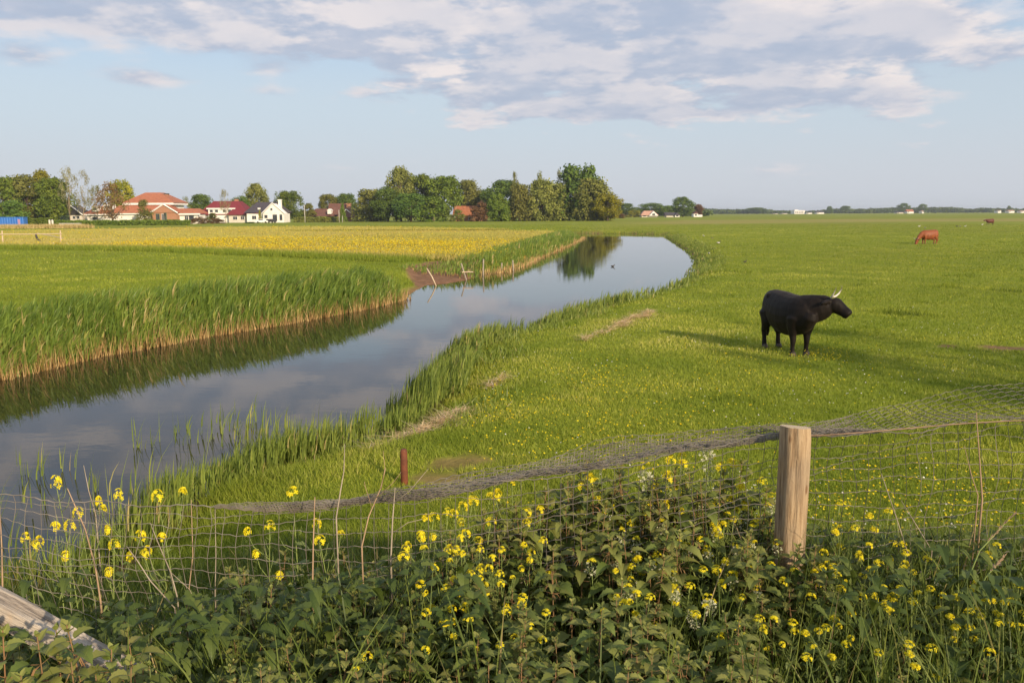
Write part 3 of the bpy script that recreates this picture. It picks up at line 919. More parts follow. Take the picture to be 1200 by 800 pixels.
tree('yellow-green tree behind the left part of the brown-roofed house', 384, 229, 259, 24, 'round', G_OLIVE, 355, 1, FH)
tree('dark green tree behind the brick chimney of the brown-roofed house', 407, 228, 259, 26, 'round', G_DARK, 358, 2, FH)
tree('narrow green tree in front of the brown-roofed house', 402, 239, 260.5, 9, 'conifer', G_MID, 310, 1, FH)
tree('small yellow-green columnar tree before the white gable', 305, 246, 261, 5, 'conifer', G_YEL, 305, 0, FH)
FB = 'garden bushes before the houses'
tree('reddish brown bush at the right end of the villa hedge', 233, 254, 265, 20, 'bush', G_BROWN, 285, 1, FB, 'bush')
tree('reddish bush below the maroon-roofed house, left of the birch', 254, 256, 265, 18, 'bush', G_BROWN, 288, 0, FB, 'bush')
tree('low dark bush in the meadow edge before the grey-roofed house', 294, 260, 265, 16, 'bush', G_DARK, 290, 1, FB, 'bush')
tree('olive bush under the left end of the maroon roof', 250, 250, 262, 14, 'bush', G_OLIVE, 300, 0, FB, 'bush')
# farther off to the right
FR = 'distant trees beyond the bend'
tree('distant dark tree just right of the yellow-green end of the copse', 734, 239, 255, 26, 'round', G_DARK, 620, 1, FR)
tree('distant round tree behind the pink-roofed house', 763, 238.5, 254, 28, 'round', G_DARK, 640, 0, FR)
tree('distant low tree left of the tall round one, above the dark-roofed house', 784, 241.5, 254, 24, 'round', G_MID, 640, 2, FR)
tree('tall distant round tree standing above its neighbours right of the dark-roofed house', 800, 231.5, 254, 24, 'round', G_DARK, 600, 2, FR)
tree('distant brownish tree above the small white shed', 818, 240, 253.5, 11, 'round', G_BROWN, 600, 0, FR)
tree('distant yellow-green tree left of the pink-roofed house', 743, 246, 256, 16, 'bush', G_YEL, 560, 0, FR, 'tree', 'broadleaf_tree')
tree('distant dark clump of a tree in front of the pink-roofed house, to its left', 726, 249, 258, 12, 'bush', G_BROWN, 470, 1, FR, 'bush')
tree('far tree poking out of the horizon wood, right of the white flats', 990, 241.5, 250, 11, 'round', G_DARK, 1500, 1, FR)
tree('far paired slim tree on the horizon right of the white flats', 972, 242, 250, 8, 'tall', G_DARK, 1500, 0, FR)
tree('highest far tree on the right half of the horizon', 1059, 238.5, 249.5, 12, 'round', G_DARK, 1450, 2, FR)
tree('second high far tree on the horizon, above the small white house', 1081, 239.5, 249.5, 9, 'round', G_DARK, 1450, 0, FR)
tree('far low broad tree on the horizon left of the white flats', 887, 243.5, 251, 22, 'round', G_DARK, 1480, 1, FR)
tree('small far tree near the right edge of the horizon', 1182, 241.5, 248.5, 5, 'tall', G_DARK, 1500, 2, FR)

# the wood along the horizon reads as one mass
g = np.random.default_rng(3)
allV = []
cents = []
for px in np.arange(812, 1330, 1.6):
    Yw = g.uniform(1480, 1750)
    topr = np.interp(px, [812, 840, 870, 890, 905, 925, 950, 975, 1000, 1040, 1080, 1120, 1133, 1150, 1180, 1200, 1330], [243.5, 244, 245, 244, 246, 247, 247, 244.5, 244.5, 243, 242.5, 242, 245, 242.5, 244, 244, 243])
    if g.uniform() < 0.88:
        p = atd(px, topr + abs(g.normal(0, 1.1)), Yw)
        cents.append((p.x, Yw, max(3.5, p.z), g.uniform(7, 13)))
for px in np.arange(-260, 420, 2.6):   # behind the houses the same belt goes on
    Yw = g.uniform(520, 600)
    p = atd(px, 246 + abs(g.normal(0, 2.0)), Yw)
    cents.append((p.x, Yw, max(3, p.z), g.uniform(4, 7)))
for px in np.arange(720, 830, 2.0):
    Yw = g.uniform(680, 760)
    p = atd(px, 245.5 + abs(g.normal(0, 1.0)), Yw)
    cents.append((p.x, Yw, max(3, p.z), g.uniform(4, 7)))
Vs, vr = [], []
for (cx, cy, h, w_) in cents:
    nl = 130
    v = g.normal(0, 1, (nl, 3)); v /= np.linalg.norm(v, axis=1)[:, None]
    P = np.array([cx, cy, h * 0.52]) + v * np.array([w_, w_, h * 0.5]) * g.uniform(0.6, 1.0, nl)[:, None]
    nrm = v + g.normal(0, .5, (nl, 3)); nrm /= np.linalg.norm(nrm, axis=1)[:, None]
    u = np.cross(nrm, g.normal(0, 1, (nl, 3))); u /= np.linalg.norm(u, axis=1)[:, None]
    ww = np.cross(nrm, u)
    s = 0.13 * w_ * g.uniform(.6, 1.4, nl)[:, None]
    Vs.append(np.stack([P - u * s, P - ww * s, P + u * s, P + ww * s], 1).reshape(-1, 3))
    t = np.clip(g.normal(.45, .14) + g.normal(0, .1, nl), 0, 1)
    vr.append(np.stack([np.repeat(t, 4), np.ones(nl * 4), np.zeros(nl * 4)], 1))
V = np.concatenate(Vs)
V[:, 2] = np.maximum(V[:, 2], -0.1)
wood_m = leafmat('far_leaves', [(0, (0.046, 0.078, 0.023)), (0.5, (0.085, 0.124, 0.033)), (1, (0.143, 0.176, 0.046))], transl=0.25, spec=0.1)
tag(link('distant_wood', npmesh('distant_wood', V, [np.arange(len(V) // 4)[:, None] * 4 + np.arange(4)], np.concatenate(vr), wood_m)), kind='stuff')

# hedges: leaf masses with a bottom that stands on the ground
def hedge(label, px0, px1, top, base, Y, depth, mat, n, name='hedge', loc_cat='hedge'):
    a, b = atd(px0, base, Y), atd(px1, base, Y)
    h = atd((px0 + px1) / 2, top, Y).z
    ln = b.x - a.x
    P = np.stack([g.uniform(-ln / 2, ln / 2, n), g.uniform(-depth / 2, depth / 2, n), g.uniform(0, 1, n) ** 0.7 * h], 1)
    P[:, 2] *= 1 + 0.06 * np.sin(P[:, 0] * 0.9) + 0.05 * np.sin(P[:, 0] * 2.3)
    nrm = g.normal(0, .6, (n, 3)) + np.array([0.1, -0.5, 0.5]); nrm /= np.linalg.norm(nrm, axis=1)[:, None]
    u = np.cross(nrm, g.normal(0, 1, (n, 3))); u /= np.linalg.norm(u, axis=1)[:, None]
    ww = np.cross(nrm, u)
    s = 0.22 * g.uniform(.6, 1.4, n)[:, None]
    V = np.stack([P - u * s, P - ww * s, P + u * s, P + ww * s], 1).reshape(-1, 3)
    var = np.stack([np.repeat(np.clip(g.normal(.45, .2, n), 0, 1), 4), np.ones(n * 4), np.zeros(n * 4)], 1)
    t = tag(link(name, npmesh('foliage', V, [np.arange(n)[:, None] * 4 + np.arange(4)], var, mat)), label, loc_cat)
    t.location = ((a.x + b.x) / 2, Y, 0)
    return t
hedge('long clipped green hedge in front of the orange-roofed villa', 64, 222, 258.5, 267, 252, 2.4, G_MID, 15000)
hedge('short hedge between the blue container and the pale gate posts', 33, 58, 256, 265, 256, 2.0, G_MID, 2600)
hedge('low hedge in front of the brown-roofed house', 345, 398, 254.5, 260.5, 318, 2.0, G_OLIVE, 3800)

# trees by the road behind the viewer: out of the picture, but their shade lies on the right of the pasture
SH = 'roadside trees behind the viewpoint'
def back_tree(label, sx, sy, zc, h, wd, kind, mat, var):
    """stands where the sun throws the shade of its crown (height zc) onto the pixel sx, sy"""
    p = at(sx, sy, 0)
    q_ = p + Vector((sdir.x, sdir.y, 0)) * (zc / sdir.z)
    t = thing('broadleaf_tree', label, 'tree', (q_.x, q_.y, 0), 1.0 + var, SH, (wd, wd, h))
    cm, tm = proto(kind, mat, var)
    link('trunk', tm, t); link('crown', cm, t)
back_tree('roadside tree with a small crown, farther one outside the picture to the right', 1150, 412, 6.0, 8.0, 3.4, 'sparse', G_MID, 0)
back_tree('roadside tree with a broader crown, outside the picture to the right', 1200, 448, 5.5, 7.6, 3.8, 'loose', G_MID, 2)
back_tree('slim roadside tree, nearest the fence, outside the picture to the right', 1075, 452, 5.2, 7.0, 2.0, 'sparse', G_OLIVE, 1)

# ------------------------------------------------------------------ houses
def tiles(name, a, b):
    return plainmat(name, a, b, 1.2, 0.8, 0.2, (1, 1, 4))
T_ORANGE = tiles('orange_tiles', (0.40, 0.155, 0.085), (0.29, 0.11, 0.065))
T_MAROON = tiles('maroon_tiles', (0.20, 0.034, 0.045), (0.14, 0.025, 0.032))
T_SLATE = tiles('slate_tiles', (0.085, 0.075, 0.085), (0.05, 0.045, 0.055))
T_BROWN = tiles('brown_tiles', (0.17, 0.085, 0.065), (0.10, 0.05, 0.04))
T_RED = tiles('weathered_red_tiles', (0.42, 0.16, 0.075), (0.25, 0.10, 0.05))
T_PINK = tiles('pale_pink_tiles', (0.50, 0.31, 0.23), (0.40, 0.22, 0.16))
W_WHITE = plainmat('white_render', (0.78, 0.77, 0.74), (0.68, 0.66, 0.62), 0.6)
W_PALE = plainmat('pale_render', (0.62, 0.58, 0.50), (0.52, 0.48, 0.42), 0.6)
W_BRICK = plainmat('brick', (0.42, 0.22, 0.13), (0.30, 0.15, 0.09), 4.0)
TRIM = plainmat('white_paint', (0.80, 0.79, 0.77), (0.72, 0.71, 0.69), 1.0, 0.5)
GLASS = plainmat('window_glass', (0.035, 0.042, 0.05), (0.06, 0.07, 0.08), 0.7, 0.08, 0.6)
DARK = plainmat('dark_paint', (0.035, 0.032, 0.03), (0.05, 0.045, 0.04), 2, 0.6)
SHUT = plainmat('green_frame', (0.18, 0.26, 0.14), (0.14, 0.2, 0.1), 2, 0.5)
CHIM = plainmat('chimney_dark', (0.10, 0.09, 0.085), (0.06, 0.055, 0.05), 3)

class House:
    """pixel rows and columns of the photograph turned into metres on a base point"""
    def __init__(s, name, label, px, base, Y, cat='house', group=None):
        s.s = Y / F / math.cos(math.atan((px - CX) / F)) ** 1
        s.s = Y / F
        s.px, s.base = px, base
        p = atd(px, base, Y)
        s.g0 = p.z
        s.t = thing(name, label, cat, (p.x, Y, 0), 0, group)
    def x(s, px): return (px - s.px) * s.s
    def z(s, py, px=None): return (s.base - py - 0.005 * ((px if px is not None else s.px) - s.px)) * s.s + s.g0
    def wall(s, x0, x1, ztop, y0, y1, mat, name='wall'):
        mb = MB(); mb.box(s.x(x0), s.x(x1), y0, y1, -0.1, s.z(ztop), 0)
        return mb.build(name, mat, s.t)
    def box(s, x0, x1, zt, zb, y0, y1, mat, name, parent=None):
        mb = MB(); mb.box(s.x(x0), s.x(x1), y0, y1, s.z(zb), s.z(zt), 0)
        return mb.build(name, mat, parent or s.t)
    def hip(s, x0, x1, zr, ze, y0, y1, ix, iy, mat, name='roof'):
        mb = MB(); mb.hip(s.x(x0), s.x(x1), y0, y1, s.z(ze), s.z(zr), ix * s.s, iy, 0)
        return mb.build(name, mat, s.t)
    def gable(s, x0, x1, zr, ze, y0, y1, mat, axis='x', name='roof', parent=None):
        mb = MB(); mb.gable(s.x(x0), s.x(x1), y0, y1, s.z(ze), s.z(zr), axis, 0)
        return mb.build(name, mat, parent or s.t)
    def bargeboard(s, xa, xm, xb, zr, ze, y, th=0.35, d=0.25):
        mb = MB()
        a, m_, b = Vector((s.x(xa), y, s.z(ze))), Vector((s.x(xm), y, s.z(zr))), Vector((s.x(xb), y, s.z(ze)))
        for p, q_ in ((a, m_), (b, m_)):
            mb.tube([p, q_], [(th / 2, th / 2)] * 2, 4)
        return mb.build('bargeboard', TRIM, s.t)
    def window(s, x0, x1, zt, zb, y, frame=None, n=2):
        mb = MB(); mb.box(s.x(x0) - .08, s.x(x1) + .08, y - 0.10, y + 0.06, s.z(zb) - .08, s.z(zt) + .08)
        w_ = mb.build('window', frame or TRIM, s.t)
        pn = MB()
        for k in range(n):
            a = s.x(x0) + (s.x(x1) - s.x(x0)) * k / n; b = s.x(x0) + (s.x(x1) - s.x(x0)) * (k + 1) / n
            pn.box(a + .04, b - .04, y - 0.13, y - 0.09, s.z(zb), s.z(zt))
        pn.build('pane', GLASS, w_)
        return w_
HG = 'houses beyond the meadow'
# villa with orange roofs, several wings
h = House('villa', 'large white villa with stepped orange roofs and a brick gable, behind the long hedge', 172, 262, 285, group=HG)
h.wall(147, 199, 238.5, 2.0, 13.0, W_WHITE)
h.box(144, 203, 238.2, 240.6, 1.0, 14.0, TRIM, 'eaves_board')
h.hip(143, 204, 226.2, 238.2, 0.9, 14.1, 22, 4.5, T_ORANGE)
ch = h.box(186, 190, 228.2, 236, 6.0, 7.3, W_BRICK, 'chimney'); h.box(185.5, 190.5, 227.2, 228.4, 5.9, 7.4, CHIM, 'chimney_cap', ch)
h.wall(136, 190, 249.5, -1.5, 2.0, W_WHITE)
h.hip(133, 196, 241.2, 250, -2.2, 4.0, 7, 2.8, T_ORANGE)
h.box(133.5, 183, 250, 251.6, -2.1, -1.7, TRIM, 'eaves_board')
h.wall(103, 137, 250.5, 0.5, 8.0, W_WHITE)
h.hip(99, 140, 241.5, 251, -0.3, 9.0, 12, 3.5, T_ORANGE)
h.box(98.5, 134, 250.8, 252.2, -0.4, -0.2, TRIM, 'eaves_board')
d = h.box(110, 117, 242, 248, -0.2, 3.0, W_WHITE, 'dormer'); h.box(111.5, 115.5, 243.5, 246.5, -0.3, -0.2, GLASS, 'pane', d)
d = h.box(122, 133, 240, 246, 0.5, 3.0, W_WHITE, 'dormer'); h.box(124, 131, 241.5, 245, 0.4, 0.5, GLASS, 'pane', d)
h.wall(184, 212, 249.5, -3.5, 2.0, W_BRICK)
h.gable(183, 213, 240.4, 249.7, -3.7, 3.5, T_ORANGE, 'y')
mb = MB(); mb.add([(h.x(185), -3.73, h.z(249.6)), (h.x(211), -3.73, h.z(249.6)), (h.x(198), -3.73, h.z(241.6)), (h.x(185), -3.6, h.z(249.6)), (h.x(211), -3.6, h.z(249.6)), (h.x(198), -3.6, h.z(241.6))], [(0, 1, 2), (3, 5, 4), (0, 3, 4, 1), (1, 4, 5, 2), (2, 5, 3, 0)])
mb.build('gable_wall', W_BRICK, h.t)
h.bargeboard(182, 198, 214, 240.2, 250.2, -3.95, 0.5)
h.window(188.5, 192.5, 251, 259, -3.5, SHUT); h.window(195, 197.5, 251, 259, -3.5, TRIM); h.window(197.8, 200.5, 250, 259, -3.5, SHUT)
h.wall(204, 233, 251.5, -1.0, 6.0, W_WHITE)
h.hip(202, 236, 245, 250.6, -1.8, 7.0, 6, 3.0, T_ORANGE)
h.box(202, 236.2, 250.6, 252.3, -1.85, -1.2, TRIM, 'eaves_board')
h.window(218, 222, 253.5, 260, -1.0, TRIM); h.window(223, 228, 253.5, 259, -1.0, DARK)
h.window(203.5, 205.5, 254, 259, -1.0, DARK, 1)
h.window(132, 135.5, 253.5, 259.5, 0.5, DARK, 1); h.window(109, 115, 254.5, 257, 0.5, DARK); h.window(180, 183, 253, 258, -1.5, DARK, 1); h.window(158, 162, 240.8, 242.0, 2.0, DARK, 1); h.window(176, 181, 240.8, 242.0, 2.0, DARK, 1)
# shed with a white bargeboard at the villa's left
h = House('garage', 'low pale garage with a single slanting white bargeboard, left of the villa behind the hedge', 90, 262, 290, 'garage')
h.wall(83, 97, 252, 0, 6, W_PALE)
h.gable(72, 98.5, 241, 252, -0.4, 6.5, DARK, 'y')
h.bargeboard(72, 85, 99, 241, 252.3, -0.65, 0.4)
h.window(86, 89, 253.5, 256.5, 0, TRIM, 1); h.window(91, 94, 253.5, 256.5, 0, TRIM, 1)
h = House('white_shed', 'small white flat-roofed shed at the left edge, above the blue container', 3, 262, 300, 'shed')
h.wall(-8, 8, 246.5, 0, 5, W_PALE); h.box(-9, 9, 245, 246.5, -0.4, 5.4, TRIM, 'roof')
# maroon roof
h = House('maroon_roofed_house', 'cream house under a broad maroon mansard roof with a wide white dormer', 262, 262, 320, group=HG)
h.wall(237, 290, 251.5, 0, 12, W_PALE)
h.hip(232, 293, 236.2, 252, -1.2, 13.2, 16, 5.0, T_MAROON)
dm = h.wall(246, 276, 244.8, -0.9, 4, W_WHITE, 'dormer'); 
h.box(244.5, 277.5, 244.2, 245.6, -1.3, 4.2, TRIM, 'dormer_roof', dm)
for a in (248, 254, 263, 269): h.window(a, a + 3.6, 246.3, 249, -0.9, TRIM, 1)
h.hip(268, 295, 243.5, 252.2, -3.4, 3.0, 9, 3.0, T_MAROON)
h.wall(271, 293, 252.3, -2.6, 1, W_PALE)
h.window(276, 281, 254, 257.5, -2.6, TRIM); h.window(285, 289, 254, 257.5, -2.6, TRIM); h.window(240, 245, 254, 257.5, 0, TRIM)
ch = h.box(271, 275, 233.8, 240, 5, 6.4, W_BRICK, 'chimney'); h.box(270.6, 275.4, 233.2, 234, 4.9, 6.5, CHIM, 'chimney_cap', ch)
# white gable house
h = House('white_gabled_house', 'white house with a steep white gable, a dark grey roof and a white chimney', 315, 261.5, 315, group=HG)
h.wall(290, 331, 250.5, 0, 11, W_WHITE)
mb = MB()
# roof: ridge running back and left, long grey slope towards the viewer, gable wall on the right
v = [(h.x(287), -0.6, h.z(249.5)), (h.x(313), -1.2, h.z(249.5)), (h.x(322), 5.0, h.z(237.2)), (h.x(298), 5.0, h.z(237.2)), (h.x(287), 11.5, h.z(249.5)), (h.x(334), 11.5, h.z(249.5))]
mb.add(v, [(0, 1, 2, 3), (3, 2, 5, 4), (0, 3, 4), (0, 4, 5, 1), (1, 5, 2)])
mb.build('roof', T_SLATE, h.t)
mb = MB(); mb.add([(h.x(310), -1.5, h.z(250.5)), (h.x(334), -1.5, h.z(250.5)), (h.x(321.5), -1.5, h.z(239.2)), (h.x(310), 4.5, h.z(250.5)), (h.x(334), 4.5, h.z(250.5)), (h.x(321.5), 4.5, h.z(239.2))], [(0, 1, 2), (3, 5, 4), (0, 3, 4, 1), (1, 4, 5, 2), (2, 5, 3, 0)])
mb.build('gable_wall', W_WHITE, h.t)
h.wall(310.2, 333.8, 250.3, -1.5, 3, W_WHITE)
h.bargeboard(308.5, 321.5, 335.5, 238.4, 250.8, -1.8, 0.35)
h.window(319, 321.5, 244.5, 247, -1.5, TRIM, 1); h.window(312, 315, 252.5, 255.5, -1.5, DARK); h.window(321.5, 326, 252, 258.5, -1.5, DARK); h.window(329.5, 332, 252, 258, -1.5, DARK, 1)
h.window(296, 301, 253, 257, 0, TRIM)
ch = h.box(323.5, 327, 235.2, 246, 4.0, 5.2, W_WHITE, 'chimney'); h.box(323, 327.5, 234.4, 235.4, 3.9, 5.3, TRIM, 'chimney_cap', ch)
sk = h.box(302, 305, 244, 246, 1.0, 1.6, TRIM, 'skylight')
# brown roofs
h = House('brown_roofed_house', 'low house with dark brown tiled roofs and a tall orange brick chimney', 390, 260.5, 345, group=HG)
h.wall(364, 416, 254.5, 0, 10, W_BRICK)
h.hip(361, 392, 244.8, 253.5, -1, 10, 8, 4.0, T_BROWN)
h.gable(383, 408, 238.8, 252, 1.0, 10, T_BROWN, 'x')
h.hip(395, 419, 245, 255.2, -1.5, 7, 7, 3.2, T_BROWN)
dm = h.box(385, 389, 247, 251, -1.2, 3, W_WHITE, 'dormer'); h.gable(384.3, 389.7, 245, 247, -1.4, 3, TRIM, 'y', 'dormer_roof', dm)
h.bargeboard(402, 407, 412, 245.8, 250, -1.65, 0.3)
ch = h.box(404.8, 409.6, 239.4, 250, 3.0, 4.6, W_BRICK, 'chimney'); h.box(404.4, 410, 238.8, 239.6, 2.9, 4.7, W_BRICK, 'chimney_cap', ch)
h.box(412, 416, 255, 259, -0.25, -0.1, TRIM, 'door'); h.window(366, 372, 256, 258.6, 0, DARK); h.window(400, 405, 255.5, 258.5, 0, DARK)
# house inside the copse
h = House('orange_roofed_house', 'brick house with a weathered orange roof half hidden inside the copse', 550, 259, 338, group=HG)
h.wall(534, 568, 253, 0, 9, W_BRICK)
h.gable(531, 570, 241.5, 253, -1, 10, T_RED, 'x')
ch = h.box(532.6, 535.2, 239.8, 247, 2, 3.1, W_BRICK, 'chimney'); h.box(532.2, 535.6, 239.2, 239.9, 1.9, 3.2, CHIM, 'chimney_cap', ch)
ch = h.box(562.6, 565.6, 234, 244, 3.5, 4.8, W_BRICK, 'chimney'); h.box(562.2, 566, 233.5, 234.1, 3.4, 4.9, CHIM, 'chimney_cap', ch)
h.window(540, 544, 254.5, 257.5, 0, TRIM); h.window(549, 553, 254.5, 257.5, 0, TRIM)
# far houses
h = House('pink_roofed_house', 'far house with a pale pink tiled roof below dark trees', 761, 254, 560, group=HG)
h.wall(752, 770, 251.5, 0, 9, W_PALE); h.hip(750.5, 771.5, 247.2, 252.4, -1, 10, 5, 4.0, T_PINK); h.gable(760, 771, 247.6, 253, -1.6, 4, W_WHITE, 'y', 'gable_wall'); h.window(764, 767, 250.5, 252.2, -1.6, DARK, 1); h.window(754, 757, 252.6, 253.6, 0, DARK)
h = House('dark_roofed_house', 'far low house with a dark grey roof, left of the tall round tree', 787, 254, 560, group=HG)
h.wall(781, 795, 251.8, 0, 8, W_PALE); h.gable(779.5, 792, 249, 252.2, -1, 9, T_SLATE, 'x'); h.gable(790, 796.5, 249.2, 252.4, -1.5, 7, T_SLATE, 'y'); h.wall(790.6, 795.8, 252.4, -1.2, 4, W_WHITE); h.window(792, 794.4, 252.6, 253.6, -1.2, DARK, 1)
h = House('white_shed', 'far small white gabled shed right of the tall round tree', 817, 253.5, 570, 'shed')
h.wall(813, 818, 250.5, 0, 7, W_WHITE); h.gable(812.6, 818.4, 248.2, 250.5, -.3, 7.4, T_BROWN, 'y'); h.wall(818, 823, 251.8, 0, 5, W_WHITE); h.window(814.5, 816.4, 251.4, 252.8, 0, DARK, 1)
h = House('flats', 'white flat-roofed block of flats far off on the horizon', 937, 251, 1300, 'flats')
h.wall(931, 943, 246.7, 0, 18, W_WHITE); h.box(931.6, 936, 246.0, 246.8, 2, 16, W_WHITE, 'roof_room')
for a in np.arange(932, 942, 2.0): h.window(a, a + 1.2, 247.6, 248.3, 0, DARK, 1); h.window(a, a + 1.2, 249.1, 249.8, 0, DARK, 1)
for (lab, a, b, zr, ze, wm, tm) in (
        ('far small grey-roofed house left of the white flats', 906, 912, 249.6, 250.2, W_PALE, T_SLATE), ('far low grey barn left of the white flats, beside the small grey-roofed house', 916, 923, 249.3, 250, W_PALE, T_SLATE),
        ('far white house immediately right of the flats', 945, 952, 248.2, 249.3, W_WHITE, T_SLATE), ('far white house with a steep grey roof under the slim paired trees', 957, 966, 247.3, 249, W_WHITE, T_SLATE),
        ('far grey barn left of the highest horizon tree', 1051, 1059, 248.2, 248.9, W_PALE, T_SLATE), ('far house with a bright orange roof under the highest horizon tree', 1063, 1071, 245.6, 248, W_WHITE, T_ORANGE),
        ('tiny far white house under the second high horizon tree', 1080.3, 1083, 246.8, 247.6, W_WHITE, T_PINK), ('far white-fronted house near the right edge of the horizon', 1169, 1173.5, 246, 246.9, W_WHITE, T_BROWN),
        ('far house with a pink roof near the right edge of the horizon', 1182, 1189, 246.2, 247.3, W_WHITE, T_PINK), ('far white house cut by the right edge of the picture', 1196, 1204, 246.8, 247.6, W_WHITE, T_PINK)):
    h = House('far_house', lab, (a + b) / 2, 250.4 - 0.005 * ((a + b) / 2 - 900), 1250, group='far houses along the horizon')
    h.wall(a + .3, b - .3, ze, 0, 10, wm); h.gable(a, b, zr, ze, -.5, 10.5, tm, 'x')
    h.window(a + 1, a + 2, ze + .4, ze + 1.1, 0, DARK, 1)

# ------------------------------------------------------------------ things round the left field
p = atd(5, 267, 205)
c = thing('container', 'long blue corrugated container standing in dry grass at the left edge', 'container', (p.x, 205, 0), R(8))
blue_m = plainmat('blue_paint', (0.035, 0.16, 0.50), (0.03, 0.13, 0.42), 0.7, 0.5, 0.4)
mb = MB()
Lc, Hc, Dc = 10.2, 2.75, 2.4
nn = 68
prof = [(-Lc / 2 + Lc * k / nn, -0.03 if (k // 2) % 2 else 0.03) for k in range(nn + 1)]
vs = [(x_, y_ - Dc / 2, 0.15) for x_, y_ in prof] + [(x_, y_ - Dc / 2, Hc - .12) for x_, y_ in prof]
mb.add(vs, [(k, k + 1, nn + 2 + k, nn + 1 + k) for k in range(nn)])
mb.box(-Lc / 2, Lc / 2, -Dc / 2 + 0.06, Dc / 2, 0.15, Hc - .12)
mb.build('body', blue_m, c)
mb = MB(); mb.box(-Lc / 2 - .05, Lc / 2 + .05, -Dc / 2 - .06, Dc / 2 + .06, Hc - .12, Hc); mb.build('top_rail', blue_m, c)
mb = MB(); mb.box(-Lc / 2 - .05, Lc / 2 + .05, -Dc / 2 - .06, Dc / 2 + .06, -0.05, 0.15); mb.build('bottom_rail', blue_m, c)
mb = MB(); mb.box(Lc / 2 - 1.3, Lc / 2 - .75, -Dc / 2 - .05, -Dc / 2 - .035, 0.9, 2.2); mb.build('warning_panel', plainmat('faded_red', (0.40, 0.22, 0.30), (0.3, 0.2, 0.35), 2), c)
# dry tall grass before the container
x, y = rng.uniform(p.x - 5, p.x + 24, 9000), rng.uniform(196, 202.5, 9000)
tag(link('dry_grass', blades('dry_grass', np.stack([x, y, 0 * x], 1), rng.uniform(.5, 1.2, 9000), 0.12 + 0 * x, rng.uniform(0, 6.28, 9000), rng.uniform(0, .4, 9000),
    leafmat('dry_grass', [(0, (0.28, 0.24, 0.07)), (0.5, (0.46, 0.36, 0.15)), (1, (0.60, 0.46, 0.24))], transl=.2), rng.uniform(0, 1, 9000))), kind='stuff')
pale_wood = plainmat('pale_wood', (0.62, 0.50, 0.36), (0.42, 0.33, 0.23), 6, 0.85, 0.2, (6, 6, 1))
grey_wood = plainmat('grey_wood', (0.40, 0.35, 0.29), (0.22, 0.19, 0.16), 6, 0.85, 0.2, (8, 8, 1))
conc = plainmat('concrete', (0.42, 0.40, 0.36), (0.30, 0.29, 0.27), 2)
def pole(name, label, cat, px, top, base, Y, r, mat, group=None, lean=(0, 0), n=8):
    """a round post with chamfered top standing in the ground"""
    b = atd(px, base, Y); zt = atd(px, top, Y).z
    zb = hz1(b.x, Y) if Y < 150 else 0.0
    zb = max(zb, -1.2) - 0.15
    hh = zt - zb
    mb = MB(); mb.tube([(0, 0, 0), (lean[0] * .5, lean[1] * .5, hh * .5), (lean[0], lean[1], hh - r * .6), (lean[0], lean[1], hh)], [r * 1.05, r, r * .97, r * .7], n)
    o = mb.build(name, mat, None, True)
    o.location = (b.x, Y, zb)
    return tag(o, label, cat, group)
pole('gate_post', 'pale gate post, left one of the pair in the hedge', 'post', 58.6, 257.6, 266, 250, .30, W_PALE, 'pale gate posts'); pole('gate_post', 'pale gate post, right one of the pair in the hedge', 'post', 62, 257.6, 266, 250, .30, W_PALE, 'pale gate posts')
b = atd(83, 270, 230)
c = thing('trough', 'long grey concrete trough in front of the hedge', 'trough', (b.x, 230, 0))
mb = MB(); mb.box(-2.9, 2.9, -.5, -.38, 0, .95); mb.box(-2.9, 2.9, .38, .5, 0, .95); mb.box(-2.9, -2.75, -.38, .38, 0, .95); mb.box(2.75, 2.9, -.38, .38, 0, .95); mb.box(-2.75, 2.75, -.38, .38, 0, .2); mb.build('basin', conc, c)
mb = MB(); mb.box(-1.6, -1.3, -.6, -.5, 0, .8); mb.box(1.3, 1.6, -.6, -.5, 0, .8); mb.build('buttress', conc, c)
# rail fence in the left field
c0, c1 = atd(4, 289, 88), atd(72, 288, 88)
c = thing('rail_fence', 'single-rail wooden fence section at the near edge of the meadow, far left', 'fence', ((c0.x + c1.x) / 2, 88, 0))
hw = (c1.x - c0.x) / 2
for sx in (-hw, hw):
    mb = MB(); mb.tube([(sx, 0, -.2), (sx, 0, .7), (sx + .02, 0, 1.45)], [.07, .07, .06], 7); mb.build('post', pale_wood, c)
mb = MB(); mb.tube([(-hw - 4, -.1, 1.02), (-hw, -.1, 1.08), (0, -.1, 1.06), (hw + .2, -.1, 1.1)], [.045] * 4, 6, ref=(0, 0, 1)); mb.build('rail', pale_wood, c)
b = atd(46, 288, 90)
c = thing('broken_gate', 'dark broken gate lying aslant beside the single-rail fence', 'gate', (b.x, 90, 0), R(6))
mb = MB(); mb.tube([(-.25, 0, 1.1), (-.15, 0, .5), (.3, .1, 0.02)], [.10, .11, .12], 7); mb.build('post', DARK, c)
mb = MB(); mb.tube([(-.1, 0, 1.1), (1.2, .1, .85), (2.6, .1, .5)], [.05, .045, .04], 6); mb.build('rail', grey_wood, c)
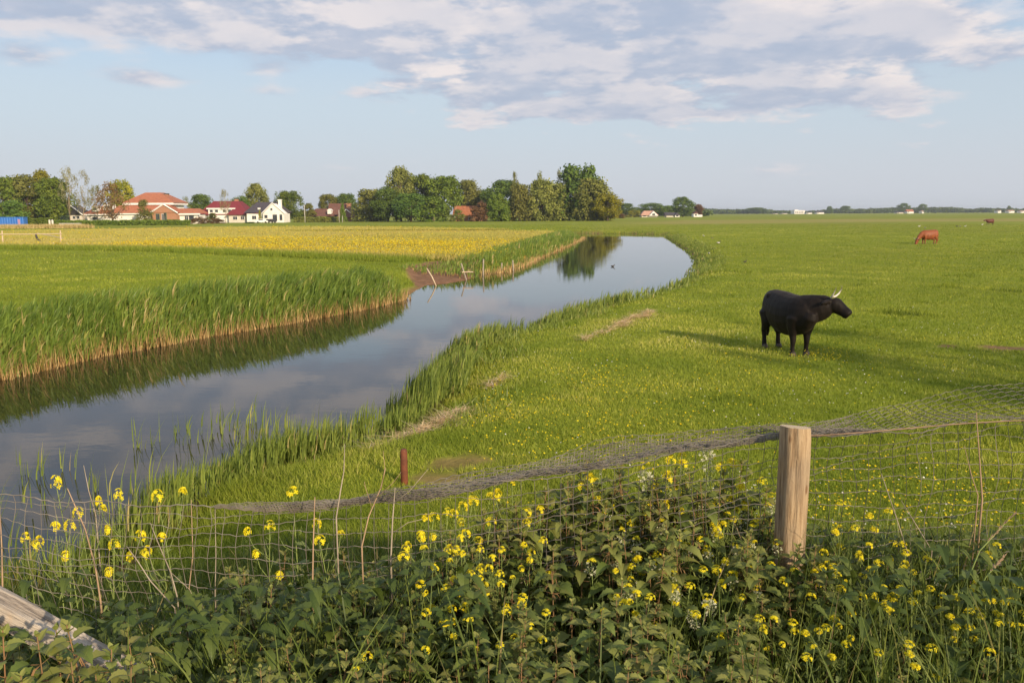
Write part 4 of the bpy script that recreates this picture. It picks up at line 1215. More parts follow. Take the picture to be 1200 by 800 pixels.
# thin posts in the field, on the banks
PG = 'weathered stakes along the canal'
pole('stake', 'thin pale stake at the edge of the mown field, below the birch', 'stake', 243, 286, 294, 74, .04, pale_wood)
pole('stake', 'tallest pale stake in the reeds right of the muddy bank', 'stake', 566, 303.5, 318, 47, .042, grey_wood, PG, (0.03, 0))
pole('stake', 'short stake between two taller ones in the reeds right of the muddy bank', 'stake', 588, 308, 317, 50, .045, grey_wood, PG)
pole('stake', 'pale slightly leaning stake, rightmost of the stakes by the muddy bank', 'stake', 602, 305, 317, 51, .045, grey_wood, PG, (-0.06, 0))
b = at(512, 335, WZ)
mb = MB(); mb.tube([(.0, 0, -.1), (-.25, .1, .45), (-.5, .2, .85)], [.035, .033, .03], 6); o = mb.build('stake', pale_wood, None, True); o.location = (b.x, b.y, WZ)
tag(o, 'thin bleached stick leaning left at the water by the muddy bank', 'stake')
b = at(545, 328, WZ)
c = thing('broken_fence', 'leaning stake with a short broken crossbar on the muddy bank', 'fence', (b.x, b.y, WZ))
mb = MB(); mb.tube([(.1, 0, -.1), (-.05, 0, .4), (-.2, 0, .9)], [.04] * 3, 6); mb.build('post', grey_wood, c)
mb = MB(); mb.tube([(-.15, -.05, .42), (.2, -.05, .44), (.45, -.05, .43)], [.035] * 3, 6); mb.build('crossbar', pale_wood, c)
pole('lamp_post', 'grey street lamp post in the gap right of the white gabled house', 'lamp post', 357.5, 240, 260, 312, .14, plainmat('pale_metal', (.5, .48, .44), (.42, .4, .37), 2), 'street lamp posts')
pole('lamp_post', 'thin pale pole left of the narrow tree at the brown-roofed house', 'lamp post', 397.6, 246, 260, 308, .11, bpy.data.materials['pale_metal'], 'street lamp posts')
pole('lamp_post', 'short thin pole right of the narrow tree at the brown-roofed house', 'lamp post', 401.5, 253, 260, 307, .10, bpy.data.materials['pale_metal'], 'street lamp posts')

# cars beside the white house
def car(label, px, Y, mat, rz):
    b = atd(px, 261, Y)
    c = thing('parked_car', label, 'car', (b.x, Y, 0), rz, 'cars parked by the white house')
    prof = [(-2.1, .35), (-2.15, .75), (-1.9, .95), (-1.5, 1.0), (-1.0, 1.42), (.4, 1.45), (1.0, 1.02), (1.9, .88), (2.15, .65), (2.15, .35)]
    mb = MB(); n = len(prof)
    vs = [(x_, -.85, z_) for x_, z_ in prof] + [(x_, .85, z_) for x_, z_ in prof]
    mb.add(vs, [tuple(range(n)), tuple(range(2 * n - 1, n - 1, -1))] + [(k, (k + 1) % n, n + (k + 1) % n, n + k) for k in range(n)])
    mb.build('body', mat, c)
    mb = MB(); mb.add([(-1.2, -.862, 1.02), (.65, -.862, 1.02), (.3, -.862, 1.36), (-.92, -.862, 1.36)], [(0, 1, 2, 3)]); mb.build('side_window', GLASS, c)
    for sx in (-1.35, 1.35):
        for sy in (-.80, .80):
            mb = MB(); mb.tube([(sx, sy - .1, .32), (sx, sy + .1, .32)], [.32, .32], 14, ref=(0, 0, 1)); mb.build('wheel', DARK, c)
    return c
car('white car parked left of the white gabled house', 307, 300, TRIM, R(8)); car('dark car parked in front of the white gable', 317, 302, DARK, R(-20))

# ------------------------------------------------------------------ straw, sticks, birds
straw_m = leafmat('straw', [(0, (0.42, 0.26, 0.11)), (0.5, (0.68, 0.48, 0.25)), (1, (0.80, 0.64, 0.40))], transl=.15, spec=.2)
def straw_heap(label, pa, pb, wd, n=900):
    """cut reed raked into an uneven swath between two points of the bank"""
    a_, b_ = at(*pa, -0.1), at(*pb, -0.1)
    ln_ = math.hypot(b_.x - a_.x, b_.y - a_.y)
    rz = math.atan2(b_.y - a_.y, b_.x - a_.x)
    t = rng.uniform(0, 1, n)
    wv = wd * (0.45 + 0.55 * np.abs(np.sin(t * 7 + wd * 30)) + 0.2 * np.sin(t * 23))
    q_ = rng.normal(0, .45, n) * wv + 0.12 * np.sin(t * 9 + wd * 50) * wd * 3
    sc = rng.uniform(0, 1, n) < 0.12          # some stems strewn about
    q_ = np.where(sc, rng.normal(0, 1.0, n) * wd * 1.6, q_)
    X_ = a_.x + math.cos(rz) * ln_ * t - math.sin(rz) * q_
    Y_ = a_.y + math.sin(rz) * ln_ * t + math.cos(rz) * q_
    Z_ = height(X_, Y_) + 0.03 + rng.uniform(0, .13, n) * np.exp(-2 * (q_ / wd) ** 2) * (0.4 + 0.6 * np.sin(t * 8 + 1) ** 2)
    me = blades('straw_heap', np.stack([X_ - a_.x, Y_ - a_.y, Z_], 1), rng.uniform(.012, .06, n), 0.012 + 0 * Z_, rz + rng.normal(0, .75, n) + math.pi * rng.integers(0, 2, n), rng.uniform(4, 11, n), straw_m, rng.uniform(0, 1, n))
    o = link('straw_heap', me); o.location = (a_.x, a_.y, 0)
    return tag(o, label, 'straw heap', 'heaps of cut reed on the bank')
straw_heap('heap of cut dry reed on the near bank, close to the rusty stake', (490, 502), (541, 478), .26, 1500)
straw_heap('low streak of dry reed on the bank between the large heap and the rusty stake', (432, 527), (490, 501), .11, 420)
straw_heap('heap of cut dry reed below the tall reed clump, left of the cow shadow', (722, 388), (764, 371), .22, 1500)
straw_heap('thin streak of dry reed stretching right of the reed clump at mid bank', (680, 407), (722, 389), .10, 420)
straw_heap('small tuft of dry reed beside the flowering patch at the bank', (572, 452), (590, 444), .10, 200)

rust_m = plainmat('rusty_iron', (0.20, 0.065, 0.03), (0.10, 0.035, 0.02), 8, 0.75, 0.3)
pole('iron_stake', 'short rust-brown iron stake on the near bank behind the netting', 'stake', 474, 526, 569, 8.75, .042, rust_m, None, (0, 0), 10)

def bird(label, px, py, dark, pale, group, big=1.0, rz=0.0, z=0.0, swim=False, cat='bird', Ld=(0, 0)):
    b = at(px, py, z)
    c = thing('duck' if swim else 'bird', label, cat, (b.x, b.y, (hz1(b.x, b.y) if not swim else WZ)), rz, group)
    s_ = big
    c.scale = (0.42,) * 3
    mb = MB()
    zb = 0.02 if swim else .16
    mb.tube([(-.30 * s_, 0, zb + .10 * s_), (-.22 * s_, 0, zb + .09 * s_), (-.05 * s_, 0, zb + .08 * s_), (.12 * s_, 0, zb + .09 * s_), (.19 * s_, 0, zb + .14 * s_), (.21 * s_, 0, zb + .25 * s_), (.25 * s_, 0, zb + .31 * s_), (.30 * s_, 0, zb + .31 * s_), (.36 * s_, 0, zb + .29 * s_)],
            [.015 * s_, (.07 * s_, .05 * s_), (.11 * s_, .10 * s_), (.10 * s_, .10 * s_), .06 * s_, .038 * s_, .045 * s_, .035 * s_, .008 * s_], 9)
    mb.build('body', dark, c, True)
    mb = MB(); 
    for sy in (-1, 1):
        mb.tube([(.10 * s_, sy * .09 * s_, zb + .10 * s_), (-.08 * s_, sy * .115 * s_, zb + .10 * s_), (-.28 * s_, sy * .05 * s_, zb + .12 * s_)], [(.03 * s_, .06 * s_), (.025 * s_, .07 * s_), (.008 * s_, .015 * s_)], 7)
    mb.build('wing', pale, c, True)
    if not swim:
        for sy in (-1, 1):
            mb = MB(); mb.tube([(0, sy * .04 * s_, zb + .02), (.01, sy * .04 * s_, 0), (.07, sy * .04 * s_, 0.005)], [.010, .008, .008], 5); mb.build('leg', DARK, c)
    return c
BW = plainmat('white_feather', (.72, .70, .66), (.60, .58, .55), 5); BD = plainmat('dark_feather', (.05, .045, .04), (.09, .08, .07), 5); BG = plainmat('grey_feather', (.28, .26, .24), (.2, .19, .17), 5)
GB = 'birds resting in the pasture by the bend'
bird('pale bird standing farthest up the bank at the bend', 824.6, 277.5, BW, BG, GB, 1.5, 2.0)
bird('dark and white bird, plumpest of those resting at the bend', 842, 286, BD, BW, GB, 1.7, 0.3)
bird('small dark bird between the pale one and the plump one at the bend', 835, 280, BD, BG, GB, 1.1, 2.6)
bird('dark bird at the edge of the reeds, nearest the water at the bend', 831, 295, BD, BW, GB, 1.3, 1.2)
bird('lone dark bird in the pasture right of the reeds, below the others', 873, 308.5, BD, BD, None, 1.0, 0.4)
GF = 'birds far out in the pasture near the red cows'
for k, (px, py, mt) in enumerate(((1077, 266, BW), (1084, 268, BG), (1121.5, 266, BD), (1125, 266, BG), (1131, 266, BW), (1151, 264, BW))):
    bird(['white bird far out above the grazing red cow', 'grey bird far out just right of the white one above the grazing red cow', 'dark bird, leftmost of three between the two red cows', 'grey bird, middle of three between the two red cows',
          'white bird, rightmost of three between the two red cows', 'white bird beside the head of the farther red cow'][k], px, py, mt, mt, GF, 2.0, k * 1.3)
bird('white bird left of the broken gate in the mown field', 61, 287.5, BW, BD, 'white birds in the left field', 1.6, 0.2); bird('white bird right of the broken gate in the mown field', 80, 288, BW, BW, 'white birds in the left field', 1.6, 2.8)
bird('small dark duck swimming in mid canal near the bend', 718, 312.5, BD, BD, None, 1.1, R(-4), WZ, True, 'duck')

# ------------------------------------------------------------------ cattle
def coat(name, a, b, spec=0.3, rough=0.55):
    m_ = plainmat(name, a, b, 14.0, rough, spec, (1, 1, 0.35), 0.5)
    pb = [n_ for n_ in m_.node_tree.nodes if n_.type == 'BSDF_PRINCIPLED'][0]
    pb.inputs['Sheen Weight'].default_value = 0.05
    pb.inputs['Sheen Roughness'].default_value = 0.45
    pb.inputs['Sheen Tint'].default_value = (0.55, 0.40, 0.30, 1)
    return m_
def cow(name, label, loc, rz, pose, mat, horn_m, hoof_m, scale=1.0, group=None, seed=0):
    c = thing(name, label, 'cow', loc, rz, group, (scale,) * 3)
    mb = MB()
    tr = [(-.84, 1.02, .08, .12), (-.78, 1.03, .18, .24), (-.66, 1.0, .26, .32), (-.45, .92, .31, .40), (-.2, .845, .345, .455), (.05, .815, .355, .455), (.28, .83, .335, .435), (.48, .86, .295, .405), (.64, .88, .24, .36), (.78, .91, .16, .27), (.85, .93, .08, .15)]
    mb.tube([(a, 0, b) for a, b, _, _ in tr], [(u, v) for _, _, u, v in tr], 18, ref=(0, 0, 1))
    for sy in (-1, 1):
        fx = 0.0 if pose != 'walk' else 0.10 * sy
        # hip, stifle, hock, shank
        mb.tube([(-.56, sy * .10, 1.0), (-.56, sy * .19, .78), (-.52 + fx * .5, sy * .20, .62), (-.62 + fx, sy * .185, .47), (-.69 + fx, sy * .175, .38), (-.665 + fx, sy * .17, .24), (-.655 + fx, sy * .17, .10), (-.635 + fx, sy * .17, .04), (-.615 + fx, sy * .17, -.02)],
                [(.10, .14), (.155, .22), (.12, .17), (.075, .10), (.054, .072), (.046, .054), (.052, .058), (.062, .071), (.066, .078)], 12, ref=(1, 0, 0))
        mb.tube([(.46, sy * .10, 1.0), (.50, sy * .19, .78), (.47, sy * .18, .60), (.46 - fx, sy * .165, .44), (.475 - fx, sy * .16, .31), (.465 - fx, sy * .16, .20), (.46 - fx, sy * .16, .09), (.48 - fx, sy * .16, .04), (.495 - fx, sy * .16, -.02)],
                [(.08, .10), (.135, .19), (.11, .14), (.075, .085), (.060, .066), (.046, .050), (.052, .055), (.062, .069), (.064, .076)], 12, ref=(1, 0, 0))
        mb.tube([(-.62, sy * .14, 1.15), (-.50, sy * .20, 1.17), (-.36, sy * .16, 1.13)], [.05, .07, .05], 8)   # hip bones
    mb.tube([(.50, 0, .62), (.72, 0, .74), (.84, .0, .86), (.86, 0, .95)], [.12, .17, .15, .10], 12)   # brisket
    # neck and head along a path set by the pose
    if pose == 'turned':
        neck = [(.22, 0, .93), (.50, .04, .97), (.72, .14, 1.01), (.84, .24, 1.05), (.90, .33, 1.09), (.93, .40, 1.10)]
        rad = [(.12, .20), (.235, .315), (.215, .30), (.18, .265), (.15, .225), (.11, .16)]
        poll, muz = Vector((.92, .38, 1.24)), Vector((1.20, .63, .96))
    elif pose == 'graze':
        neck = [(.22, 0, .95), (.50, 0, .96), (.72, 0, .87), (.92, 0, .68), (1.06, 0, .50), (1.12, 0, .42)]
        rad = [(.12, .20), (.22, .30), (.19, .27), (.155, .21), (.13, .17), (.11, .13)]
        poll, muz = Vector((1.16, 0, .46)), Vector((1.30, .02, .02))
    else:
        neck = [(.22, 0, .95), (.50, 0, .97), (.72, 0, 1.0), (.92, 0, 1.02), (1.06, 0, 1.04), (1.14, 0, 1.05)]
        rad = [(.12, .20), (.22, .30), (.19, .27), (.155, .21), (.13, .17), (.11, .13)]
        poll, muz = Vector((1.14, 0, 1.12)), Vector((1.52, .0, .88))
    mb.tube(neck, rad, 14, ref=(0, 0, 1) if pose != 'graze' else None)
    mb.tube([(.70, neck[1][1], .70), (neck[2][0] - .02, neck[2][1], neck[2][2] - .24), (neck[3][0], neck[3][1], neck[3][2] - .18)], [.10, .07, .05], 8)   # dewlap
    hd = (muz - poll)
    hl = hd.length
    hd.normalize()
    side = Vector((0, 0, 1)).cross(hd).normalized()
    up = hd.cross(side) * -1
    if up.z < 0 and pose != 'graze': up = -up
    if pose == 'graze' and up.x < 0: up = -up
    ctr = [poll - up * .02, poll + hd * .02 - up * .05, poll + hd * .14 - up * .06, poll + hd * .28 - up * .045, poll + hd * (hl - .12) - up * .035, poll + hd * (hl - .02) - up * .045, poll + hd * (hl + .03) - up * .05]
    mb.tube(ctr, [(.095, .075), (.13, .13), (.142, .17), (.11, .135), (.10, .11), (.115, .115), (.095, .09)], 14, ref=tuple(up))
    mb.tube([poll + hd * .20 - up * .13, poll + hd * .32 - up * .135, poll + hd * (hl - .03) - up * .10], [(.05, .06), (.045, .045), (.05, .035)], 10, ref=tuple(up))  # jaw
    for sg in (-1, 1):
        e0 = poll + side * sg * .10 - up * .05 + hd * .02
        mb.tube([e0, e0 + side * sg * .09 - up * .01 - hd * .01, e0 + side * sg * .17 - up * .04 - hd * .03, e0 + side * sg * .23 - up * .08 - hd * .04], [(.04, .035), (.06, .038), (.062, .038), (.025, .02)], 8)
    # udder and tail
    mb.tube([(-.42, 0, .52), (-.34, 0, .46), (-.2, 0, .48)], [.10, .13, .08], 10)
    mb.tube([(-.74, 0, 1.14), (-.85, .01, 1.06), (-.90, .02, .85), (-.885, .03, .55), (-.88, .03, .34), (-.88, .03, .22)], [.045, .038, .030, .030, .048, .025], 8)
    me = mb.mesh('body', mat, True)
    tmp = bpy.data.objects.new('body', me)
    col.objects.link(tmp)
    rm = tmp.modifiers.new('r', 'REMESH'); rm.mode = 'VOXEL'; rm.voxel_size = 0.016; rm.use_smooth_shade = True
    sm = tmp.modifiers.new('s', 'SMOOTH'); sm.factor = 0.5; sm.iterations = 9
    dg = bpy.context.evaluated_depsgraph_get()
    me2 = bpy.data.meshes.new_from_object(tmp.evaluated_get(dg))
    bpy.data.objects.remove(tmp)
    me2.materials.clear(); me2.materials.append(mat)
    me2.polygons.foreach_set('use_smooth', [True] * len(me2.polygons))
    link('body', me2, c)
    for sg in (-1, 1):
        if horn_m is not None:
            b0 = poll + side * sg * .07 + up * .03
            f = Vector((hd.x, hd.y, 0)).normalized() if pose != 'graze' else Vector((1, 0, 0))
            path = [b0, b0 + side * sg * .10 + Vector((0, 0, .01)) + f * .03, b0 + side * sg * .17 + Vector((0, 0, .06)) + f * .07, b0 + side * sg * .19 + Vector((0, 0, .14)) + f * .11, b0 + side * sg * .16 + Vector((0, 0, .23)) + f * .13]
            mb = MB(); mb.tube(path, [.022, .020, .015, .009, .003], 9); mb.build('horn', horn_m, c, True)
        mb = MB(); e = poll + hd * .15 + side * sg * .108 - up * .015
        mb.tube([e - hd * .022, e - hd * .01, e + hd * .01, e + hd * .022], [.004, .020, .020, .004], 8); mb.build('eye', GLASS, c, True)
        for fx_, px_ in ((-.605, 0), (.50, 1)):
            sh = (0.10 * sg * (1 if px_ == 0 else -1)) if pose == 'walk' else 0
            mb = MB(); yy = sg * (.17 if px_ == 0 else .16)
            mb.tube([(fx_ + sh - .01, yy, -.025), (fx_ + sh - .01, yy, .03), (fx_ + sh - .025, yy, .065)], [(.066, .08), (.064, .075), (.055, .06)], 10, ref=(1, 0, 0)); mb.build('hoof', hoof_m, c, True)
    return c
black_m = coat('black_coat', (0.007, 0.0055, 0.005), (0.013, 0.009, 0.007), 0.16, 0.6)
red_m = coat('red_coat', (0.26, 0.075, 0.022), (0.17, 0.045, 0.015))
dred_m = coat('dark_red_coat', (0.12, 0.032, 0.018), (0.07, 0.02, 0.012))
m, nt = newmat('horn')
v = varattr(nt)
p = N(nt, 'ShaderNodeBsdfPrincipled'); p.inputs['Roughness'].default_value = 0.4
L(nt, ramp(nt, v[1], [(0.0, (0.55, 0.50, 0.42)), (0.55, (0.62, 0.57, 0.50)), (0.85, (0.12, 0.09, 0.07))]), p.inputs['Base Color'])
o = N(nt, 'ShaderNodeOutputMaterial'); L(nt, p.outputs[0], o.inputs[0])
horn_m = m
hoof_m = plainmat('hoof', (0.09, 0.07, 0.055), (0.05, 0.04, 0.03), 6, 0.6)
f1 = at(938, 418, 0); f2 = at(907, 408, 0)
ctr = f1.lerp(f2, 0.5)
cow('black_cow', 'black horned cow standing in the pasture with its head turned to the right', (ctr.x, ctr.y, hz1(ctr.x, ctr.y) + .01), math.atan2(f1.y - f2.y, f1.x - f2.x + 0.04), 'turned', black_m, horn_m, hoof_m)
b = at(1088, 286, 0)
cow('red_cow', 'russet cow grazing with its head down, farther out in the pasture', (b.x, b.y, hz1(b.x, b.y)), R(180 + 8), 'graze', red_m, horn_m, hoof_m, 1.02, 'red cattle')
b = at(1160, 263.5, 0)
cow('red_cow', 'dark reddish cow walking to the left, farthest away in the pasture', (b.x, b.y, 0), R(180 + 6), 'walk', dred_m, horn_m, hoof_m, 1.02, 'red cattle')

# ------------------------------------------------------------------ fence with netting
FY = 3.0
TOPL = [(-160, 556), (-60, 562), (0, 571), (60, 580), (110, 588), (200, 591), (300, 591), (400, 588), (480, 581), (560, 573), (650, 560), (750, 543), (850, 525), (905, 514), (930, 512), (950, 513), (1050, 508), (1130, 503), (1200, 499), (1300, 494), (1420, 488)]
tp = [atd(a, b, FY) for a, b in TOPL]
txs, tzs = [v.x for v in tp], [v.z for v in tp]
def fy(x):   # the line of the fence wanders a little
    return FY + 0.05 * math.sin(x * 1.3 + 1) + 0.10 * smooth01(1.1, 2.0, x)
def ftop(x): return float(np.interp(x, txs, tzs))
wire_m = plainmat('galvanised_wire', (0.22, 0.195, 0.16), (0.125, 0.108, 0.088), 9, 0.6, 0.4)
fx0, fx1 = -3.4, 4.2
fence = thing('wire_fence', 'sagging fence of square wire netting on a round wooden post, across the foreground', 'fence', (0, FY, 0))
CELL = 0.052
class WB:
    """many thin wires collected as three-sided tubes"""
    def __init__(s): s.mb = MB()
    def add(s, pts, r): s.mb.tube(pts, [r] * len(pts), 3)
wb = WB()
nx = int((fx1 - fx0) / CELL)
def netpt(x, k, amp=1.0):
    """point of the netting: k rows below the top edge"""
    zt = ftop(x)
    lft = smooth01(-0.6, -1.6, x)
    row = CELL * (1 - 0.55 * lft * math.exp(-k / 3.0)) * (0.85 + 0.1 * math.sin(x * 2.1 + k * .4))
    z_ = zt - row * k - (0.012 * math.sin(x * 5 + k * 0.9) + 0.006 * math.sin(x * 17 + k * 2.1)) * amp
    y_ = fy(x) - FY - 0.02 * math.sin(k * 0.8 + x * 2) - 0.05 * lft * math.sin(min(3.1, k * 0.35)) + 0.01 * math.sin(x * 23 + k)
    return Vector((x, y_, z_))
ROWS = 15
for k in range(ROWS):
    pts = []
    for i in range(nx * 2 + 1):
        x_ = fx0 + i * CELL / 2
        p = netpt(x_, k)
        p.z += 0.0022 * (1 if i % 2 else -1)
        pts.append(p)
    wb.add(pts, 0.0015 if k else 0.0026)
for i in range(nx + 1):
    x_ = fx0 + i * CELL
    jit = random.uniform(-.006, .006)
    wb.add([netpt(x_ + jit * math.sin(k * .7), k) for k in range(ROWS)], 0.0013)
wb.mb.build('netting', wire_m, fence)
# the upper edge is folded over and lies back, away from the viewer
def fold_w(x):
    px = CX + F * x / FY
    return float(np.interp(px, [200, 300, 420, 560, 700, 820, 900, 950, 1030, 1120, 1200, 1400], [0.0, 0.012, 0.06, 0.12, 0.15, 0.13, 0.07, 0.10, 0.26, 0.40, 0.50, 0.62]))
wb = WB()
def foldpt(x, t):
    w_ = fold_w(x)
    return Vector((x + 0.02 * t, fy(x) - FY + w_ * t, ftop(x) + 0.006 - 0.022 * math.sin(t * 3.1) + 0.02 * t * math.sin(x * 3.0) + 0.008 * math.sin(x * 11 + t * 4)))
x_s = np.arange(-0.95, fx1, CELL / 2)
def foldlayer(x, t, l):
    """the netting is rolled up on the left and centre: several layers over one another, opening to one flap on the right"""
    p_ = foldpt(x + 0.013 * l, t)
    roll = (1 - smooth01(1.05, 1.5, x)) * min(1.0, fold_w(x) / 0.12)
    p_.z += roll * (0.012 * l + 0.010 * math.sin(x * 9 + l * 2 + t * 5) - 0.035 * l * t * (1 - t)) - 0.004 * l
    p_.y += roll * 0.012 * math.sin(x * 6 + l * 1.7)
    return p_
for l in range(4):
    lim = fx1 if l == 0 else 1.4
    x_s = np.arange(-1.15 + 0.12 * l, lim, CELL / 2)
    for k in range(9 if l else 12):
        wb.add([foldlayer(x_, k / (8 if l else 11), l) + Vector((0, 0, 0.003 * (1 if i % 2 else -1))) for i, x_ in enumerate(x_s)], 0.0014)
    for x_ in np.arange(-1.0, lim, CELL):
        wb.add([foldlayer(x_ + .004 * math.sin(k), k / 6, l) for k in range(7)], 0.0013)
wb.mb.build('folded_netting', wire_m, fence)
# straining wire right of the post
wb = WB(); wb.add([Vector((x_, fy(x_) - FY - .01, ftop(x_) - .004 * math.sin(x_ * 3))) for x_ in np.linspace(1.05, fx1, 40)], .003)
wb.mb.build('straining_wire', plainmat('rusty_wire', (.30, .20, .12), (.2, .13, .08), 12, .7), fence)

# the post: barked-off round wood, grain running down, knots, sawn top with rings
m, nt = newmat('post_wood')
tc_ = N(nt, 'ShaderNodeTexCoord')
mp = N(nt, 'ShaderNodeMapping'); mp.inputs['Scale'].default_value = (1, 1, 0.07); L(nt, tc_.outputs['Object'], mp.inputs[0])
g1 = noise(nt, 55, 6, 0.65, mp.outputs[0]); g2 = noise(nt, 6, 4, 0.6, tc_.outputs['Object'])
mp2 = N(nt, 'ShaderNodeMapping'); mp2.inputs['Scale'].default_value = (1, 1, 0.45); L(nt, tc_.outputs['Object'], mp2.inputs[0])
vo = N(nt, 'ShaderNodeTexVoronoi'); vo.inputs['Scale'].default_value = 9; L(nt, mp2.outputs[0], vo.inputs['Vector'])
cw = ramp(nt, g1, [(0.30, (0.10, 0.062, 0.034)), (0.44, (0.27, 0.185, 0.105)), (0.56, (0.40, 0.295, 0.18)), (0.75, (0.50, 0.385, 0.25))])
cw = mixc(nt, mth(nt, 'MULTIPLY', mrange(nt, g2, 0.35, 0.7), 0.45), cw, (0.24, 0.20, 0.155))
cw = mixc(nt, mth(nt, 'MULTIPLY', mrange(nt, vo.outputs['Distance'], 0.10, 0.05), 0.8), cw, (0.16, 0.085, 0.04))
p = N(nt, 'ShaderNodeBsdfPrincipled'); p.inputs['Roughness'].default_value = 0.8; p.inputs['Specular IOR Level'].default_value = 0.2
L(nt, cw, p.inputs['Base Color'])
b = N(nt, 'ShaderNodeBump'); b.inputs['Strength'].default_value = 1.0; b.inputs['Distance'].default_value = 0.012
L(nt, g1, b.inputs['Height']); L(nt, b.outputs[0], p.inputs['Normal'])
o = N(nt, 'ShaderNodeOutputMaterial'); L(nt, p.outputs[0], o.inputs[0])
post_m = m
pt = atd(931.5, 501, 2.97)
mb = MB()
n_, lev = 40, 34
z0_, z1_ = 1.05, pt.z
vs = []
for j in range(lev + 1):
    t = j / lev
    for k in range(n_):
        a = 2 * math.pi * k / n_
        r_ = 0.0575 + 0.0022 * math.sin(3 * a + 1) + 0.0012 * math.sin(7 * a + t * 5) + 0.002 * math.sin(t * 9 + a)
        if j == lev: r_ *= 0.955
        # drying crack
        if abs(((a - 4.35 + 0.15 * math.sin(t * 6)) + math.pi) % (2 * math.pi) - math.pi) < 0.09 and t > 0.2: r_ -= 0.006
        vs.append((r_ * math.cos(a) + 0.008 * (1 - t), r_ * math.sin(a), z0_ + (z1_ - z0_) * min(1, (j if j < lev else lev - 0.001) / (lev)) + (0.004 if j == lev else 0) + 0.008 * math.cos(a + 2.2) * t))
fs = [(j * n_ + k, j * n_ + (k + 1) % n_, (j + 1) * n_ + (k + 1) % n_, (j + 1) * n_ + k) for j in range(lev) for k in range(n_)]
mb.add(vs, fs)
for rr_ in ():
    pass
ctop = [(v[0] * 0.97, v[1] * 0.97, v[2] + 0.002) for v in vs[-n_:]]
o = mb.build('post', post_m, fence, True)
o.location = (pt.x, pt.y - FY, 0)
m, nt = newmat('sawn_wood')
tc_ = N(nt, 'ShaderNodeTexCoord')
wv = N(nt, 'ShaderNodeTexWave', wave_type='RINGS', rings_direction='Z'); wv.inputs['Scale'].default_value = 38; wv.inputs['Distortion'].default_value = 1.5; L(nt, tc_.outputs['Object'], wv.inputs['Vector'])
p = N(nt, 'ShaderNodeBsdfPrincipled'); p.inputs['Roughness'].default_value = 0.85
L(nt, ramp(nt, wv.outputs[1], [(0, (0.38, 0.28, 0.17)), (1, (0.58, 0.47, 0.31))]), p.inputs['Base Color'])
o2 = N(nt, 'ShaderNodeOutputMaterial'); L(nt, p.outputs[0], o2.inputs[0])
mb = MB(); mb.add(vs[-n_:] + [(0, 0, z1_ + .006)], [(k, (k + 1) % n_, n_) for k in range(n_)]); mb.build('sawn_top', m, o)

# ------------------------------------------------------------------ fallen weathered beam, lower left
a, b_ = atd(-150, 628, 2.62), atd(165, 800, 2.42)
m, nt = newmat('weathered_beam')
tc_ = N(nt, 'ShaderNodeTexCoord')
mp = N(nt, 'ShaderNodeMapping'); mp.inputs['Scale'].default_value = (0.06, 1, 1); L(nt, tc_.outputs['Object'], mp.inputs[0])
g1 = noise(nt, 38, 6, 0.7, mp.outputs[0]); g2 = noise(nt, 7, 5, 0.6, tc_.outputs['Object'])
cw = ramp(nt, g1, [(0.34, (0.06, 0.048, 0.038)), (0.42, (0.26, 0.215, 0.17)), (0.5, (0.40, 0.345, 0.28)), (0.7, (0.52, 0.45, 0.36))])
cw = mixc(nt, mth(nt, 'MULTIPLY', mrange(nt, g2, 0.5, 0.72), 0.6), cw, (0.52, 0.34, 0.16))
p = N(nt, 'ShaderNodeBsdfPrincipled'); p.inputs['Roughness'].default_value = 0.8
L(nt, cw, p.inputs['Base Color'])
b = N(nt, 'ShaderNodeBump'); b.inputs['Strength'].default_value = 1.0; b.inputs['Distance'].default_value = 0.018
L(nt, g1, b.inputs['Height']); L(nt, b.outputs[0], p.inputs['Normal'])
o2 = N(nt, 'ShaderNodeOutputMaterial'); L(nt, p.outputs[0], o2.inputs[0])
ln = (b_ - a).length
mb = MB(); vs = []
sec = [(-.062, -.055), (-.068, 0.0), (-.058, .055), (-.02, .072), (.03, .070), (.060, .050), (.068, -.005), (.055, -.06), (0, -.07)]
ns = len(sec); nl_ = 26
for j in range(nl_ + 1):
    t = j / nl_
    for k, (u, v_) in enumerate(sec):
        q_ = 1 + 0.05 * math.sin(t * 11 + k * 1.7) - (0.12 if j in (0, nl_) else 0)
        crack = 0.85 if (k == 3 and 0.2 < t < 0.9) else 1.0
        q_ *= 0.66
        vs.append((t * ln + 0.015 * math.sin(k * 2.3) * (j == nl_), u * q_, v_ * q_ * crack))
fs = [(j * ns + k, (j + 1) * ns + k, (j + 1) * ns + (k + 1) % ns, j * ns + (k + 1) % ns) for j in range(nl_) for k in range(ns)]
fs += [tuple(range(ns)), tuple(nl_ * ns + k for k in range(ns - 1, -1, -1))]
mb.add(vs, fs)
beam = mb.build('wooden_beam', m, None, False)
beam.location = a
beam.rotation_euler = (b_ - a).to_track_quat('X', 'Z').to_euler()
tag(beam, 'weathered cracked timber beam slanting down through the nettles at the lower left', 'beam')

